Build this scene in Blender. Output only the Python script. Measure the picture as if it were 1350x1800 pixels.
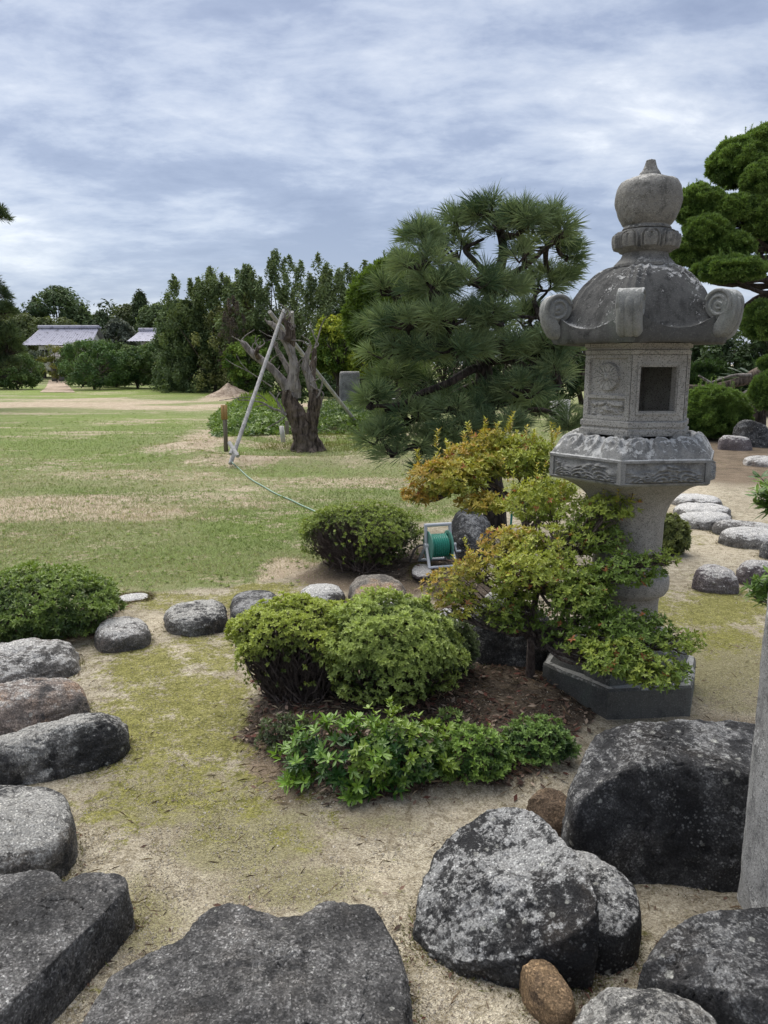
import bpy, math, random
import numpy as np

for o in list(bpy.data.objects):
    bpy.data.objects.remove(o)
SC = bpy.context.scene
COL = SC.collection
R = math.radians

# ------------------------------------------------------------------ camera
CAM_Z, PITCH, F = 1.70, R(10.9), 1350.0
cam_d = bpy.data.cameras.new('camera')
cam = bpy.data.objects.new('camera', cam_d)
COL.objects.link(cam)
cam.location = (0, 0, CAM_Z)
cam.rotation_euler = (R(90) - PITCH, 0, 0)
cam_d.sensor_fit = 'VERTICAL'
cam_d.sensor_height = 36
cam_d.lens = 36 * F / 1800
cam_d.clip_start = 0.05
cam_d.clip_end = 6000
SC.camera = cam

# ------------------------------------------------------------------ view, world, sun
SC.view_settings.view_transform = 'Standard'
SC.view_settings.look = 'None'
SC.view_settings.gamma = 1
SC.view_settings.exposure = 1.95
SC.view_settings.use_curve_mapping = False
SC.render.engine = 'CYCLES'
SC.cycles.max_bounces = 6
SC.cycles.diffuse_bounces = 3
SC.cycles.transmission_bounces = 4
SC.cycles.use_denoising = True
SC.cycles.denoiser = 'OPENIMAGEDENOISE'
SC.cycles.denoising_input_passes = 'RGB_ALBEDO_NORMAL'
SC.cycles.denoising_prefilter = 'ACCURATE'

SUN_EL, SUN_AZ = R(58), R(-28)          # azimuth clockwise from +Y: behind the lawn, a little to the left
sd = bpy.data.lights.new('sun', 'SUN')
sd.energy = 1.4
sd.angle = R(75)
sd.color = (1.0, .95, .87)
sun = bpy.data.objects.new('sun', sd)
COL.objects.link(sun)
sun.rotation_euler = (R(90) - SUN_EL, 0, math.pi - SUN_AZ)   # shines from azimuth SUN_AZ

class NT:
    def __init__(s, tree):
        s.t = tree; s.t.nodes.clear()
    def n(s, typ, **kw):
        nd = s.t.nodes.new(typ)
        for k, v in kw.items(): setattr(nd, k, v)
        return nd
    def put(s, sock, v):
        if v is None: return
        if hasattr(v, 'is_output') or isinstance(v, bpy.types.NodeSocket): s.t.links.new(v, sock)
        else:
            if sock.type == 'RGBA' and len(v) == 3: v = (*v, 1)
            sock.default_value = v
    def math(s, op, a, b=None, c=None, clamp=False):
        nd = s.n('ShaderNodeMath', operation=op, use_clamp=clamp)
        for i, v in enumerate((a, b, c)): s.put(nd.inputs[i], v)
        return nd.outputs[0]
    def noise(s, vec, scale, detail=4, rough=.55, dist=0.0):
        nd = s.n('ShaderNodeTexNoise')
        s.put(nd.inputs['Vector'], vec)
        nd.inputs['Scale'].default_value = scale; nd.inputs['Detail'].default_value = detail
        nd.inputs['Roughness'].default_value = rough; nd.inputs['Distortion'].default_value = dist
        return nd.outputs['Fac']
    def vor(s, vec, scale, feature='F1', rand=1.0):
        nd = s.n('ShaderNodeTexVoronoi', feature=feature)
        s.put(nd.inputs['Vector'], vec); nd.inputs['Scale'].default_value = scale
        nd.inputs['Randomness'].default_value = rand
        return nd.outputs
    def ramp(s, fac, *stops):
        nd = s.n('ShaderNodeValToRGB'); cr = nd.color_ramp
        while len(cr.elements) < len(stops): cr.elements.new(1)
        for e, (p, c) in zip(cr.elements, stops):
            e.position = p; e.color = (c, c, c, 1) if isinstance(c, (int, float)) else (*c, 1)
        s.put(nd.inputs[0], fac)
        return nd.outputs[0]
    def step(s, fac, a, b):
        nd = s.n('ShaderNodeMapRange', interpolation_type='SMOOTHSTEP')
        s.put(nd.inputs[0], fac); s.put(nd.inputs[1], a); s.put(nd.inputs[2], b)
        return nd.outputs[0]
    def mix(s, fac, a, b, blend='MIX'):
        nd = s.n('ShaderNodeMix', data_type='RGBA', blend_type=blend)
        s.put(nd.inputs[0], fac); s.put(nd.inputs[6], a); s.put(nd.inputs[7], b)
        return nd.outputs[2]
    def vmul(s, vec, sc):
        nd = s.n('ShaderNodeVectorMath', operation='MULTIPLY')
        s.put(nd.inputs[0], vec); s.put(nd.inputs[1], sc)
        return nd.outputs[0]
    def vadd(s, a, b):
        nd = s.n('ShaderNodeVectorMath', operation='ADD')
        s.put(nd.inputs[0], a); s.put(nd.inputs[1], b)
        return nd.outputs[0]
    def attr(s, name, out='Fac'):
        nd = s.n('ShaderNodeAttribute', attribute_name=name)
        return nd.outputs[out]

world = bpy.data.worlds.new('World')
SC.world = world
world.use_nodes = True
w = NT(world.node_tree)
WS = 0.1
sky = w.n('ShaderNodeTexSky', sky_type='NISHITA')
sky.sun_disc = False
sky.sun_elevation = SUN_EL
sky.sun_rotation = SUN_AZ
tc = w.n('ShaderNodeTexCoord').outputs['Generated']
sx = w.n('ShaderNodeSeparateXYZ'); w.put(sx.inputs[0], tc)
zz = w.math('ADD', w.math('MAXIMUM', sx.outputs[2], 0.0), 0.20)
cx = w.n('ShaderNodeCombineXYZ')
w.put(cx.inputs[0], w.math('MULTIPLY', w.math('DIVIDE', sx.outputs[0], zz), .72))
w.put(cx.inputs[1], w.math('DIVIDE', sx.outputs[1], zz))
cv = w.vadd(cx.outputs[0], (3.1, 7.7, 1.3))
n1 = w.noise(cv, .75, 3, .5, .25)
n2 = w.noise(cv, 1.9, 11, .60, .18)
n3 = w.noise(cv, 7.0, 6, .62, .3)
cl = w.math('ADD', w.math('ADD', w.math('MULTIPLY', n1, .46), w.math('MULTIPLY', n2, .60)), w.math('MULTIPLY', w.math('SUBTRACT', n3, .5), .20))
K = 0.88 / WS
def kc(r, g, b): return (r * K, g * K, b * K)
ccol = w.ramp(cl, (.42, (.235, .28, .40)), (.495, (.315, .365, .49)), (.545, (.44, .49, .60)), (.605, (.58, .62, .70)), (.68, (.85, .87, .90)))
lowsky = w.math('MULTIPLY', w.step(sx.outputs[2], .24, .03), .62)
ccol = w.mix(lowsky, ccol, w.vmul(w.mix(w.step(n2, .40, .62), (.335, .395, .54), (.52, .57, .675)), (1, 1, 1)))
gc = w.vmul(ccol, (K * .335,) * 3)
bg = w.n('ShaderNodeBackground')
w.put(bg.inputs[0], w.mix(.93, sky.outputs[0], gc))
bg.inputs[1].default_value = WS
wo = w.n('ShaderNodeOutputWorld'); w.put(wo.inputs[0], bg.outputs[0])

# ------------------------------------------------------------------ picture <-> place
CP, SP = math.cos(PITCH), math.sin(PITCH)
def ray(u, v):
    a, b = (u - 675) / F, (900 - v) / F
    return np.array([a, CP + SP * b, -SP + CP * b])
def G0(u, v, z=0.0):
    d = ray(u, v); t = (z - CAM_Z) / d[2]
    return np.array([d[0] * t, d[1] * t, z])
def AT(u, v, Y):
    d = ray(u, v); t = Y / d[1]
    return np.array([d[0] * t, Y, CAM_Z + d[2] * t])
def depth(P): return P[1] * CP + (CAM_Z - P[2]) * SP
def mpp(P): return depth(P) / F
def topix(X, Y, Z=0.0):
    dp = Y * CP + (CAM_Z - Z) * SP
    dp = np.where(np.abs(dp) < 1e-3, 1e-3, dp)
    return 675 + F * X / dp, 900 - F * (Y * SP - (CAM_Z - Z) * CP) / dp

# ------------------------------------------------------------------ noise
def _h(ix, iy, iz, seed):
    n = (ix * 374761393 + iy * 668265263 + iz * 2147483647 + seed * 1274126177) & 0x7fffffff
    n = ((n ^ (n >> 13)) * 1274126177) & 0x7fffffff
    n = ((n ^ (n >> 16)) * 668265263) & 0x7fffffff
    return (n & 0xffff) / 32767.5 - 1.0
def vnoise(P, seed=0):
    P = np.asarray(P, float)
    I = np.floor(P).astype(np.int64); f = P - I
    s = f * f * f * (f * (f * 6 - 15) + 10)
    out = 0
    for dx in (0, 1):
        wx = s[:, 0] if dx else 1 - s[:, 0]
        for dy in (0, 1):
            wy = s[:, 1] if dy else 1 - s[:, 1]
            for dz in (0, 1):
                wz = s[:, 2] if dz else 1 - s[:, 2]
                out = out + wx * wy * wz * _h(I[:, 0] + dx, I[:, 1] + dy, I[:, 2] + dz, seed)
    return out
ROT = np.array([[.36, .48, -.8], [-.8, .6, 0], [.48, .64, .6]])
def fbm(P, octs=4, seed=0, gain=.5):
    P = np.asarray(P, float); a, o, t = 1.0, 0, 0
    for i in range(octs):
        o = o + a * vnoise(P, seed + i * 17); t += a; a *= gain; P = (P @ ROT) * 2.03 + 11.3
    return o / t
def fbm2(X, Y, sc, octs=4, seed=0, sx=1.0):
    return fbm(np.stack([X * sc * sx, Y * sc, np.full_like(X, .37 + seed)], 1), octs, seed)
def sstep(x, a, b):
    t = np.clip((x - a) / (b - a), 0, 1); return t * t * (3 - 2 * t)

def poly_sd(X, Y, poly):
    """signed distance, negative inside"""
    P = np.asarray(poly, float)[:, :2]; n = len(P)
    d = np.full(X.shape, 1e18); ins = np.zeros(X.shape, bool)
    for i in range(n):
        a, b = P[i], P[(i + 1) % n]
        ex, ey = b - a; wx, wy = X - a[0], Y - a[1]
        t = np.clip((wx * ex + wy * ey) / max(ex * ex + ey * ey, 1e-12), 0, 1)
        d = np.minimum(d, (wx - ex * t) ** 2 + (wy - ey * t) ** 2)
        c = ((a[1] > Y) != (b[1] > Y))
        with np.errstate(divide='ignore', invalid='ignore'):
            xi = (b[0] - a[0]) * (Y - a[1]) / (b[1] - a[1] if b[1] != a[1] else 1e-12) + a[0]
        ins ^= c & (X < xi)
    d = np.sqrt(d)
    return np.where(ins, -d, d)
def gpoly(*uv): return [G0(u, v)[:2] for u, v in uv]

# ------------------------------------------------------------------ the lie of the ground
BED = gpoly((402, 1255), (420, 1310), (470, 1350), (515, 1395), (600, 1425), (700, 1432), (800, 1412), (900, 1402), (1010, 1400), (1030, 1300),
            (1075, 1260), (1000, 1180), (960, 1110), (900, 1050), (830, 985), (760, 955), (640, 985), (560, 985), (535, 1005), (600, 1020), (720, 1030), (760, 1075), (700, 1110), (560, 1150), (440, 1190))
BED2 = gpoly((120, 1125), (190, 1120), (235, 1060), (150, 1060), (0, 1100), (-60, 1180), (60, 1180))
TREE_C = G0(540, 792)[:2]
MOUND_C = G0(392, 693)[:2]
def ground_h(X, Y):
    X = np.atleast_1d(np.asarray(X, float)); Y = np.atleast_1d(np.asarray(Y, float))
    h = .012 * fbm2(X, Y, 1.3, 3, 5) * sstep(Y, .2, 1.5) + .03 * fbm2(X, Y, .25, 2, 9) * sstep(Y, 5, 12)
    h = h + .075 * (1 - sstep(poly_sd(X, Y, BED) + .05 * fbm2(X, Y, 5, 3, 3), -.30, .03))
    r = np.hypot((X - TREE_C[0]) * .78, Y - TREE_C[1])
    h = h + .13 * np.exp(-((r - 2.05 + .25 * fbm2(X, Y, .8, 2, 4)) / .45) ** 2) * sstep(Y, 8, 10)
    rm = np.hypot((X - MOUND_C[0]) / 1.5, (Y - MOUND_C[1]) / 1.5)
    h = h + .0 * rm
    return h
def gz(x, y): return float(ground_h(x, y)[0])
def G(u, v):
    p = G0(u, v)
    for _ in range(3):
        p = G0(u, v, gz(p[0], p[1]))
    return p

# ------------------------------------------------------------------ mesh helpers
class MB:
    def __init__(s): s.V, s.F3, s.F4, s.C, s.n = [], [], [], [], 0
    def add(s, V, F, C=None):
        V = np.asarray(V, float).reshape(-1, 3); F = np.asarray(F, np.int64)
        if len(F):
            (s.F3 if F.shape[1] == 3 else s.F4).append(F + s.n)
        s.V.append(V)
        if C is None: C = np.full((len(V), 3), .5)
        C = np.asarray(C, float)
        if C.ndim == 1: C = np.tile(C, (len(V), 1))
        s.C.append(C); s.n += len(V)
    def build(s, name, mat, parent=None, loc=None, smooth=True, sharp=None, attrs=None):
        V = np.concatenate(s.V); C = np.concatenate(s.C)
        if parent is not None:
            r = parent
            while r.parent: r = r.parent
            org = np.array(r.location)
        else: org = np.array(loc if loc is not None else (0, 0, 0), float)
        me = bpy.data.meshes.new(name)
        F3 = np.concatenate(s.F3) if s.F3 else np.zeros((0, 3), np.int64)
        F4 = np.concatenate(s.F4) if s.F4 else np.zeros((0, 4), np.int64)
        me.vertices.add(len(V)); me.vertices.foreach_set('co', (V - org).astype(np.float32).ravel())
        me.loops.add(F3.size + F4.size)
        me.loops.foreach_set('vertex_index', np.concatenate([F3.ravel(), F4.ravel()]).astype(np.int32))
        me.polygons.add(len(F3) + len(F4))
        st = np.concatenate([np.arange(len(F3)) * 3, F3.size + np.arange(len(F4)) * 4]).astype(np.int32)
        me.polygons.foreach_set('loop_start', st)
        me.polygons.foreach_set('use_smooth', np.full(len(st), bool(smooth)))
        me.update(calc_edges=True)
        ca = me.color_attributes.new('col', 'FLOAT_COLOR', 'POINT')
        ca.data.foreach_set('color', np.concatenate([C, np.ones((len(C), 1))], 1).astype(np.float32).ravel())
        for k, a in (attrs or {}).items():
            at = me.attributes.new(k, 'FLOAT', 'POINT'); at.data.foreach_set('value', np.asarray(a, np.float32))
        if sharp is not None: me.set_sharp_from_angle(angle=R(sharp))
        me.materials.append(mat)
        ob = bpy.data.objects.new(name, me)
        COL.objects.link(ob)
        if parent is not None: ob.parent = parent
        else: ob.location = org
        return ob
    # shapes
    def box(s, c, size, rot=None, C=None, bev=0.0):
        x, y, z = np.array(size) / 2
        V = np.array([[-x, -y, -z], [x, -y, -z], [x, y, -z], [-x, y, -z], [-x, -y, z], [x, -y, z], [x, y, z], [-x, y, z]])
        Fc = np.array([[0, 3, 2, 1], [4, 5, 6, 7], [0, 1, 5, 4], [1, 2, 6, 5], [2, 3, 7, 6], [3, 0, 4, 7]])
        if rot is not None: V = V @ np.asarray(rot).T
        s.add(V + np.asarray(c), Fc, C)
    def tube(s, pts, rad, sides=8, C=None, caps=True, bumpy=0.0, seed=0, grooves=0.0):
        P = np.asarray(pts, float); n = len(P)
        rad = np.broadcast_to(np.asarray(rad, float), (n,))
        T = np.gradient(P, axis=0); T /= np.linalg.norm(T, axis=1)[:, None] + 1e-12
        a = np.array([0, 0, 1.0]) if abs(T[0, 2]) < .9 else np.array([1.0, 0, 0])
        N = np.cross(T[0], a); N /= np.linalg.norm(N)
        Ns = [N]
        for i in range(1, n):
            N = Ns[-1] - T[i] * np.dot(Ns[-1], T[i]); N /= np.linalg.norm(N) + 1e-12; Ns.append(N)
        Ns = np.array(Ns); Bs = np.cross(T, Ns)
        th = np.arange(sides) * 2 * math.pi / sides
        V = (P[:, None] + rad[:, None, None] * (np.cos(th)[None, :, None] * Ns[:, None] + np.sin(th)[None, :, None] * Bs[:, None]))
        if bumpy or grooves:
            flat = V.reshape(-1, 3); ctr = np.repeat(P, sides, 0); d = flat - ctr
            rr = np.repeat(rad, sides)
            k = 1 + bumpy * fbm(flat / (rr.mean() * 1.6), 4, seed)
            if grooves:
                q = np.stack([np.tile(np.cos(th), n) * 3.2, np.tile(np.sin(th), n) * 3.2, np.repeat(np.arange(n) * .13, sides)], 1)
                k = k - grooves * np.abs(fbm(q, 3, seed + 5))
            V = (ctr + d * k[:, None])
        V = V.reshape(-1, 3)
        i = np.arange(n - 1)[:, None] * sides; j = np.arange(sides)[None]
        j2 = (j + 1) % sides
        Fq = np.stack([i + j, i + j2, i + sides + j2, i + sides + j], -1).reshape(-1, 4)
        s.add(V, Fq, C)
        if caps:
            for k0, ring in ((0, 0), (n - 1, (n - 1) * sides)):
                cV = np.vstack([V[ring:ring + sides], P[k0]])
                jj = np.arange(sides)
                f = np.stack([jj, (jj + 1) % sides, np.full(sides, sides)], 1)
                if k0 == 0: f = f[:, ::-1]
                s.add(cV, f, C if C is None or np.ndim(C) == 1 else None)
    def lathe(s, c, prof, sides=48, C=None, fn=None):
        prof = np.asarray(prof, float); n = len(prof)
        th = np.arange(sides) * 2 * math.pi / sides
        r = np.repeat(prof[:, 0][:, None], sides, 1); z = np.repeat(prof[:, 1][:, None], sides, 1); t = np.repeat(th[None], n, 0)
        if fn: r, z = fn(r, z, t)
        V = np.stack([r * np.cos(t), r * np.sin(t), z], -1).reshape(-1, 3) + np.asarray(c)
        i = np.arange(n - 1)[:, None] * sides; j = np.arange(sides)[None]; j2 = (j + 1) % sides
        s.add(V, np.stack([i + j, i + j2, i + sides + j2, i + sides + j], -1).reshape(-1, 4), C)
    def grid(s, V, C=None, closed=False):
        """V (m,n,3)"""
        m, n = V.shape[:2]
        i = np.arange(m - 1)[:, None] * n; j = np.arange(n if closed else n - 1)[None]; j2 = (j + 1) % n
        s.add(V.reshape(-1, 3), np.stack([i + j, i + j2, i + n + j2, i + n + j], -1).reshape(-1, 4), C)

def unit(a):
    a = np.asarray(a, float); return a / (np.linalg.norm(a, axis=-1, keepdims=True) + 1e-12)
def basis(N):
    N = unit(N); a = np.where(np.abs(N[:, 2:3]) < .9, np.array([[0, 0, 1.0]]), np.array([[1.0, 0, 0]]))
    T = unit(np.cross(N, a)); return T, np.cross(N, T)
def spline(pts, n):
    """Catmull-Rom through rows of any width"""
    P = np.asarray(pts, float)
    if len(P) < 3:
        t = np.linspace(0, 1, n)[:, None]; return P[0] * (1 - t) + P[-1] * t
    Q = np.vstack([2 * P[0] - P[1], P, 2 * P[-1] - P[-2]])
    t = np.linspace(0, len(P) - 1 - 1e-6, n); i = t.astype(int); f = (t - i)[:, None]
    a, b, c, d = Q[i], Q[i + 1], Q[i + 2], Q[i + 3]
    return .5 * (2 * b + (c - a) * f + (2 * a - 5 * b + 4 * c - d) * f ** 2 + (3 * b - a - 3 * c + d) * f ** 3)

def tag(o, label=None, cat=None, group=None, kind=None):
    if label: o['label'] = label
    if cat: o['category'] = cat
    if group: o['group'] = group
    if kind: o['kind'] = kind
    return o
def thing(name, label, cat, loc, group=None):
    o = bpy.data.objects.new(name, None); COL.objects.link(o)
    o.location = tuple(float(x) for x in loc); o.empty_display_size = .1
    return tag(o, label, cat, group)

# leaves -------------------------------------------------------------
def leaf_batch(mb, P, D, Nn, L, Wd, C, hi=False, cup=.12, droop=.08):
    """P base, D direction, Nn leaf normal, L length, Wd width, C colour, one row per leaf"""
    n = len(P); D = unit(D); S = unit(np.cross(D, Nn)); Nn = np.cross(S, D)
    L = np.broadcast_to(L, (n,))[:, None]; Wd = np.broadcast_to(Wd, (n,))[:, None]
    tip = P + D * L - Nn * L * droop
    if not hi:
        m = P + D * L * .48 + Nn * Wd * cup
        V = np.stack([P, m + S * Wd * .5, tip, m - S * Wd * .5], 1)
        b = np.arange(n)[:, None] * 4
        Fc = np.concatenate([b + [[0, 1, 2]], b + [[0, 2, 3]]], 0)
        mb.add(V.reshape(-1, 3), Fc, np.repeat(C, 4, 0))
    else:
        m0 = P + D * L * .33 + Nn * L * .03; m1 = P + D * L * .68 - Nn * L * droop * .3
        c0, c1 = m0 - Nn * Wd * cup, m1 - Nn * Wd * cup
        V = np.stack([P, m0 + S * Wd * .42, m1 + S * Wd * .45, tip, m1 - S * Wd * .45, m0 - S * Wd * .42, c0, c1], 1)
        b = np.arange(n)[:, None] * 8
        Fc = np.concatenate([b + [[0, 1, 6]], b + [[1, 2, 7]], b + [[1, 7, 6]], b + [[2, 3, 7]], b + [[3, 4, 7]], b + [[4, 5, 6]], b + [[4, 6, 7]], b + [[5, 0, 6]]], 0)
        mb.add(V.reshape(-1, 3), Fc, np.repeat(C, 8, 0))
def rosettes(mb, P, N, k, L, Wd, C, rng, tilt=55, tj=18, hi=False, lj=.25, cj=.12):
    n = len(P); T, B = basis(N)
    ph = rng.uniform(0, 6.283, (n, 1)) + np.arange(k)[None] * 6.283 / k * 1.0 + rng.normal(0, .3, (n, k))
    ti = np.radians(tilt + rng.normal(0, tj, (n, k)))
    rad = np.cos(ph)[..., None] * T[:, None] + np.sin(ph)[..., None] * B[:, None]
    D = N[:, None] * np.cos(ti)[..., None] + rad * np.sin(ti)[..., None]
    Nn = N[:, None] * np.sin(ti)[..., None] - rad * np.cos(ti)[..., None]
    Ls = np.broadcast_to(np.asarray(L, float).reshape(-1, 1), (n, k)) * (1 + rng.uniform(-lj, lj, (n, k)))
    Ws = np.broadcast_to(np.asarray(Wd, float).reshape(-1, 1), (n, k)) * (1 + rng.uniform(-lj, lj, (n, k)))
    Cc = C[:, None, :] * (1 + rng.normal(0, cj, (n, k, 1)))
    leaf_batch(mb, np.repeat(P, k, 0), D.reshape(-1, 3), Nn.reshape(-1, 3), Ls.ravel(), Ws.ravel(), np.clip(Cc, .004, .9).reshape(-1, 3), hi)
def lerp(a, b, t):
    t = np.asarray(t)[:, None]; return np.asarray(a)[None] * (1 - t) + np.asarray(b)[None] * t

# ------------------------------------------------------------------ materials
def new_mat(name):
    m = bpy.data.materials.new(name); m.use_nodes = True
    return m, NT(m.node_tree)
def finish(t, col, rough=.85, spec=.25, bump=None, bstr=.5, bdist=.01, trans=0.0):
    p = t.n('ShaderNodeBsdfPrincipled')
    t.put(p.inputs['Base Color'], col); t.put(p.inputs['Roughness'], rough)
    p.inputs['Specular IOR Level'].default_value = spec
    if bump is not None:
        b = t.n('ShaderNodeBump'); b.inputs['Strength'].default_value = bstr; b.inputs['Distance'].default_value = bdist
        t.put(b.inputs['Height'], bump); t.put(p.inputs['Normal'], b.outputs[0])
    out = t.n('ShaderNodeOutputMaterial')
    if trans:
        tr = t.n('ShaderNodeBsdfTranslucent'); t.put(tr.inputs[0], t.vmul(col, (1.25, 1.25, .7)))
        mx = t.n('ShaderNodeMixShader'); mx.inputs[0].default_value = trans
        t.put(mx.inputs[1], p.outputs[0]); t.put(mx.inputs[2], tr.outputs[0]); t.put(out.inputs[0], mx.outputs[0])
    else: t.put(out.inputs[0], p.outputs[0])
def oseed(t):
    oi = t.n('ShaderNodeObjectInfo')
    s = t.n('ShaderNodeVectorMath', operation='SCALE'); t.put(s.inputs[0], (37.0, 61.0, 23.0)); t.put(s.inputs[3], oi.outputs['Random'])
    c = t.n('ShaderNodeTexCoord').outputs['Object']
    return t.vadd(c, s.outputs[0])

def rock_mat(name, base=(.125, .12, .115), dark=(.028, .028, .03), lich=(.50, .49, .46), amount=.5, tint=(.2, .15, .1), tint_amt=.3, top=.12, speck=.5, ls=1.0, grain=.6):
    m, t = new_mat(name)
    v = oseed(t)
    nb = t.noise(v, 2.6 * ls, 4, .6, .3)
    nm = t.noise(v, 9 * ls, 8, .68, .2)
    nl = t.noise(v, 34 * ls, 12, .80)
    nf = t.noise(v, 150, 5, .75)
    geo = t.n('ShaderNodeNewGeometry')
    sp = t.n('ShaderNodeSeparateXYZ'); t.put(sp.inputs[0], geo.outputs['Normal'])
    up = t.math('MULTIPLY', t.math('ADD', sp.outputs[2], -.35), top)
    c = t.mix(t.step(nb, .38, .62), dark, base)
    c = t.mix(t.math('MULTIPLY', t.step(t.noise(v, 3.3 * ls, 3), .5, .7), tint_amt), c, tint)
    c = t.mix(t.step(nm, .50, .36), c, dark)
    # crust lichen: pale grey sheets broken up by finer noise
    a = t.math('ADD', t.math('ADD', t.math('MULTIPLY', nb, .28), t.math('MULTIPLY', nm, .32)), t.math('ADD', t.math('MULTIPLY', nl, .62), up))
    th = .86 - amount * .34
    lf = t.step(a, th, th + .06)
    lc = t.mix(nf, tuple(x * .62 for x in lich), lich)
    c = t.mix(t.math('MULTIPLY', lf, .9), c, lc)
    # single round lichen rosettes
    vo = t.vor(t.vadd(v, t.vmul(t.n('ShaderNodeTexNoise').outputs['Color'], (.02, .02, .02))), 21 * ls)
    r = t.math('ADD', vo['Distance'], t.math('ADD', t.math('MULTIPLY', nl, .95), t.math('MULTIPLY', nm, -.25)))
    sep = t.n('ShaderNodeSeparateColor'); t.put(sep.inputs[0], vo['Color'])
    ros = t.math('MULTIPLY', t.step(r, .58, .48), t.math('GREATER_THAN', sep.outputs[0], 1 - speck * .30))
    c = t.mix(t.math('MULTIPLY', ros, .7), c, (.47, .47, .43))
    vp = t.vor(v, 95)
    sp2 = t.n('ShaderNodeSeparateColor'); t.put(sp2.inputs[0], vp['Color'])
    pin = t.math('MULTIPLY', t.math('MULTIPLY', t.step(t.math('ADD', vp['Distance'], t.math('MULTIPLY', nf, .3)), .62, .42), t.math('GREATER_THAN', sp2.outputs[1], .55)), t.step(nm, .42, .60))
    c = t.mix(t.math('MULTIPLY', pin, .75 * speck), c, (.34, .34, .33))
    vg = t.vor(v, 185)
    sg_ = t.n('ShaderNodeSeparateColor'); t.put(sg_.inputs[0], vg['Color'])
    c = t.mix(1.0, c, t.ramp(sg_.outputs[2], (0, 1 - .5 * grain), (.6, 1.0), (.86, 1 + .35 * grain), (1, 1 + 1.5 * grain)), 'MULTIPLY')
    c = t.mix(1.0, c, t.ramp(nf, (.34, .5), (.66, 1.5)), 'MULTIPLY')
    hgt = t.math('ADD', t.math('ADD', t.math('MULTIPLY', nm, 1.0), t.math('MULTIPLY', nl, .6)), t.math('MULTIPLY', nf, .28))
    finish(t, c, .86, .3, hgt, 1.0, .03)
    return m

def granite(name, base, dark, lich, amount, top=.2, pepper=.6, green=.0, stain=.5):
    m, t = new_mat(name)
    v = oseed(t)
    nb = t.noise(v, 3.5, 4, .6, .3); nm = t.noise(v, 13, 8, .72); nl = t.noise(v, 55, 10, .78); nf = t.noise(v, 260, 3, .7)
    geo = t.n('ShaderNodeNewGeometry'); sp = t.n('ShaderNodeSeparateXYZ'); t.put(sp.inputs[0], geo.outputs['Normal'])
    up = t.math('MULTIPLY', t.math('MAXIMUM', sp.outputs[2], -.2), top)
    c = t.mix(t.step(nb, .35, .65), tuple(x * .8 for x in base), base)
    c = t.mix(t.math('MULTIPLY', t.step(t.math('ADD', nm, t.math('MULTIPLY', up, .5)), .48, .66), stain), c, dark)
    c = t.mix(t.math('MULTIPLY', t.step(nb, .5, .7), green), c, (.12, .15, .12))
    a = t.math('ADD', t.math('ADD', t.math('MULTIPLY', nb, .3), t.math('MULTIPLY', nm, .35)), t.math('ADD', t.math('MULTIPLY', nl, .45), up))
    th = .82 - amount * .34
    c = t.mix(t.math('MULTIPLY', t.step(a, th, th + .05), .85), c, lich)
    vp = t.vor(v, 190)
    s2 = t.n('ShaderNodeSeparateColor'); t.put(s2.inputs[0], vp['Color'])
    pp = t.math('MULTIPLY', t.step(vp['Distance'], .6, .4), t.math('GREATER_THAN', s2.outputs[0], .70))
    c = t.mix(t.math('MULTIPLY', pp, pepper), c, tuple(x * .25 for x in base))
    pw = t.math('MULTIPLY', t.step(vp['Distance'], .6, .4), t.math('LESS_THAN', s2.outputs[0], .16))
    c = t.mix(t.math('MULTIPLY', pw, .5 * pepper), c, (.5, .5, .47))
    stk = t.noise(t.vmul(v, (9, 9, 1.3)), 2.4, 6, .62)
    c = t.mix(t.math('MULTIPLY', t.step(stk, .50, .66), stain * .6), c, dark)
    c = t.mix(1.0, c, t.ramp(nf, (.25, .8), (.75, 1.2)), 'MULTIPLY')
    hgt = t.math('ADD', t.math('MULTIPLY', nl, .7), t.math('ADD', t.math('MULTIPLY', nf, .45), t.math('MULTIPLY', vp['Distance'], .2)))
    finish(t, c, .88, .25, hgt, .6, .008)
    return m

def leaf_mat(name, rough=.5, spec=.35, trans=.22):
    m, t = new_mat(name)
    finish(t, t.attr('col', 'Color'), rough, spec, trans=trans)
    return m
def bark_mat(name, a, b, sc=30, stretch=(1, 1, .25)):
    m, t = new_mat(name)
    v = t.vmul(oseed(t), stretch)
    n = t.noise(v, sc, 7, .7, .4); n2 = t.noise(v, sc * .25, 3)
    c = t.mix(t.step(t.math('ADD', t.math('MULTIPLY', n, .7), t.math('MULTIPLY', n2, .3)), .38, .62), a, b)
    finish(t, c, .9, .15, n, 1.0, .045)
    return m
def plain(name, col, rough=.5, spec=.4, var=.12, sc=40, bump=.15):
    m, t = new_mat(name)
    v = oseed(t); n = t.noise(v, sc, 5, .65)
    c = t.mix(n, tuple(x * (1 - var) for x in col), tuple(min(1, x * (1 + var)) for x in col))
    finish(t, c, rough, spec, n, bump, .004)
    return m

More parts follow.
